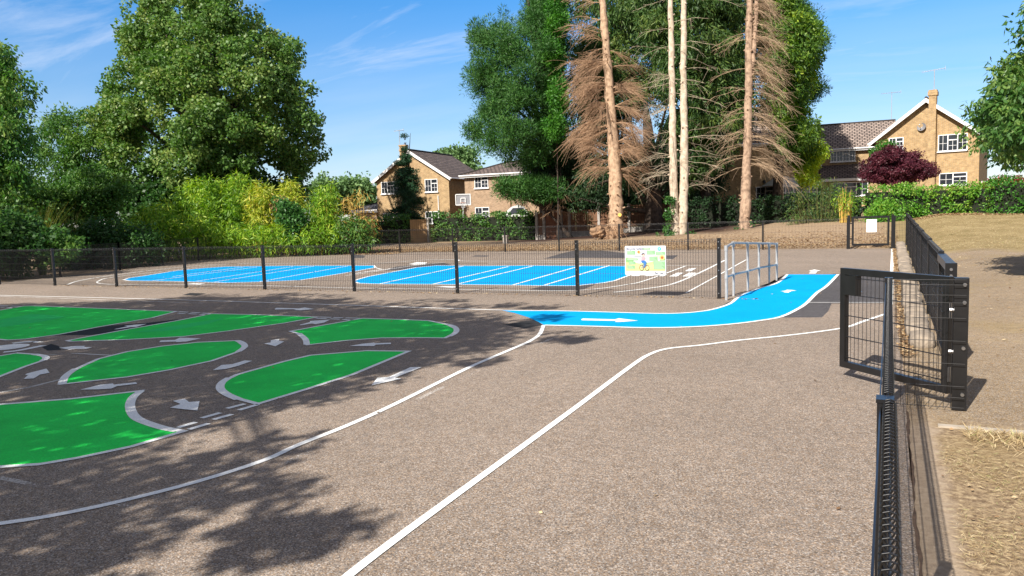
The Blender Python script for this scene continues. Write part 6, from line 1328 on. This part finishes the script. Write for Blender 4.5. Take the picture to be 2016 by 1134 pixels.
shade_crown('broadleaf_tree', 'outer boughs of a second tree behind the camera', lobes + band, 10.0, lambda P, r: np.clip(5.0 + P[:, 1] * .34 + r.normal(0, .3, len(P)), 4.2, 15), 112, (-14.5, -3.5), cr=.22, nl=26, inset=.12)
shade_crown('broadleaf_tree', 'tall tree left of the court that shades the undergrowth', [([(-500, 575), (-60, 562), (0, 555), (130, 545), (240, 531), (330, 515), (300, 509), (120, 528), (-500, 535)], 1.0)], 1.6, lambda P, r: np.clip(9 + r.normal(0, 1.6, len(P)), 5.5, 13), 113, (-33, 8), cr=.62, nl=34, ls=(.26, .2), tr=.4)
# ------------------------------------------------------------------ litter, straw
def scatter(name, mt, pts, l, w, rng, lie=.25, up=0.0, z=None):
    M = len(pts); P = np.zeros((M, 3)); P[:, :2] = pts; P[:, 2] = zt(P[:, 0], P[:, 1]) + (.012 if z is None else z); a = rng.uniform(0, 2 * math.pi, M); ax = unit(np.stack([np.cos(a), np.sin(a), rng.uniform(0, 1, M) * lie + up], 1)); nr = unit(np.stack([rng.normal(0, .35, M), rng.normal(0, .35, M), np.ones(M)], 1)); sd = unit(np.cross(ax, nr)); ll = l * rng.uniform(.5, 1.4, M)[:, None]; ww = w * rng.uniform(.6, 1.3, M)[:, None]
    V = np.stack([P, P + ax * ll * .5 + sd * ww / 2, P + ax * ll + [0, 0, -.002], P + ax * ll * .5 - sd * ww / 2], 1).reshape(-1, 3); o = mobj(name, V, np.arange(M * 4).reshape(-1, 4), mt, tint=np.repeat(rng.random(M), 4)); tag(o, kind='stuff'); return o
rng = np.random.default_rng(7)
n = 90000; p = np.stack([rng.uniform(.32, 3.2, n), rng.uniform(1.5, 6.15, n)], 1)
dn = np.sin(p[:, 0] * 5.1 + 2 * np.sin(p[:, 1] * 2.3)) + np.sin(p[:, 1] * 4.7 + p[:, 0] * 3) + (p[:, 0] - .9) * .9 + rng.normal(0, .7, n)
scatter('straw', ML_straw, p[dn > .1], .042, .0022, rng, .25, .03)
k = 420; p2 = np.stack([rng.uniform(.3, 3, k), rng.uniform(1.5, 6.2, k)], 1); scatter('leaf_litter', ML_litter, p2, .03, .018, rng, .3)
# tufts along the front edge of the verge
k = 5000; p3 = np.stack([rng.uniform(.5, 3.2, k), 6.15 - np.abs(rng.normal(0, .22, k))], 1); scatter('straw', ML_straw, p3, .085, .004, rng, .7, .2)
n = 30000; X = rng.uniform(-29, .3, n); Y = 30.4 + np.abs(rng.normal(0, 1, n)) * 2.6; scatter('leaf_litter', ML_litter, np.stack([X, Y], 1), .075, .045, rng, .3)
n = 5000; X = rng.uniform(.62, 3, n); Y = 8 + rng.uniform(0, 1, n) ** .8 * 30; scatter('leaf_litter', ML_litter, np.stack([X, Y], 1)[:900], .04, .025, rng, .3)
n = 40000; X = rng.uniform(.7, 16, n); Y = rng.uniform(23, 40, n); scatter('dry_grass', ML_straw, np.stack([X, Y], 1)[(Y + X * .55 > 27)], .06, .007, rng, .5, .25)
n = 5000; X = rng.uniform(.7, 14, n); Y = 41.2 - X * .28 + rng.normal(0, .35, n); scatter('leaf_litter', ML_litter, np.stack([X, Y], 1), .09, .06, rng, .3)
n = 5200; X = rng.uniform(.12, .26, n); Y = rng.uniform(9, 29.8, n); scatter('leaf_litter', ML_litter, np.stack([X, Y], 1), .05, .028, rng, .3, z=.02)
X = rng.uniform(-24, .1, 260); Y = rng.uniform(1.5, 29.5, 260); scatter('fallen_leaves', ML_litter, np.stack([X, Y], 1), .035, .022, rng, .1, z=.009)
X = rng.uniform(-22, -2, 700); Y = 13.95 + rng.normal(0, .06, 700); scatter('fallen_leaves', ML_litter, np.stack([X, Y], 1), .05, .03, rng, .2, z=.009)
n = 9000; X = -28.5 + rng.uniform(-4, 8, n) ; Y = rng.uniform(28.5, 33, n); scatter('leaf_litter', ML_litter, np.stack([X, Y], 1), .08, .05, rng, .3)
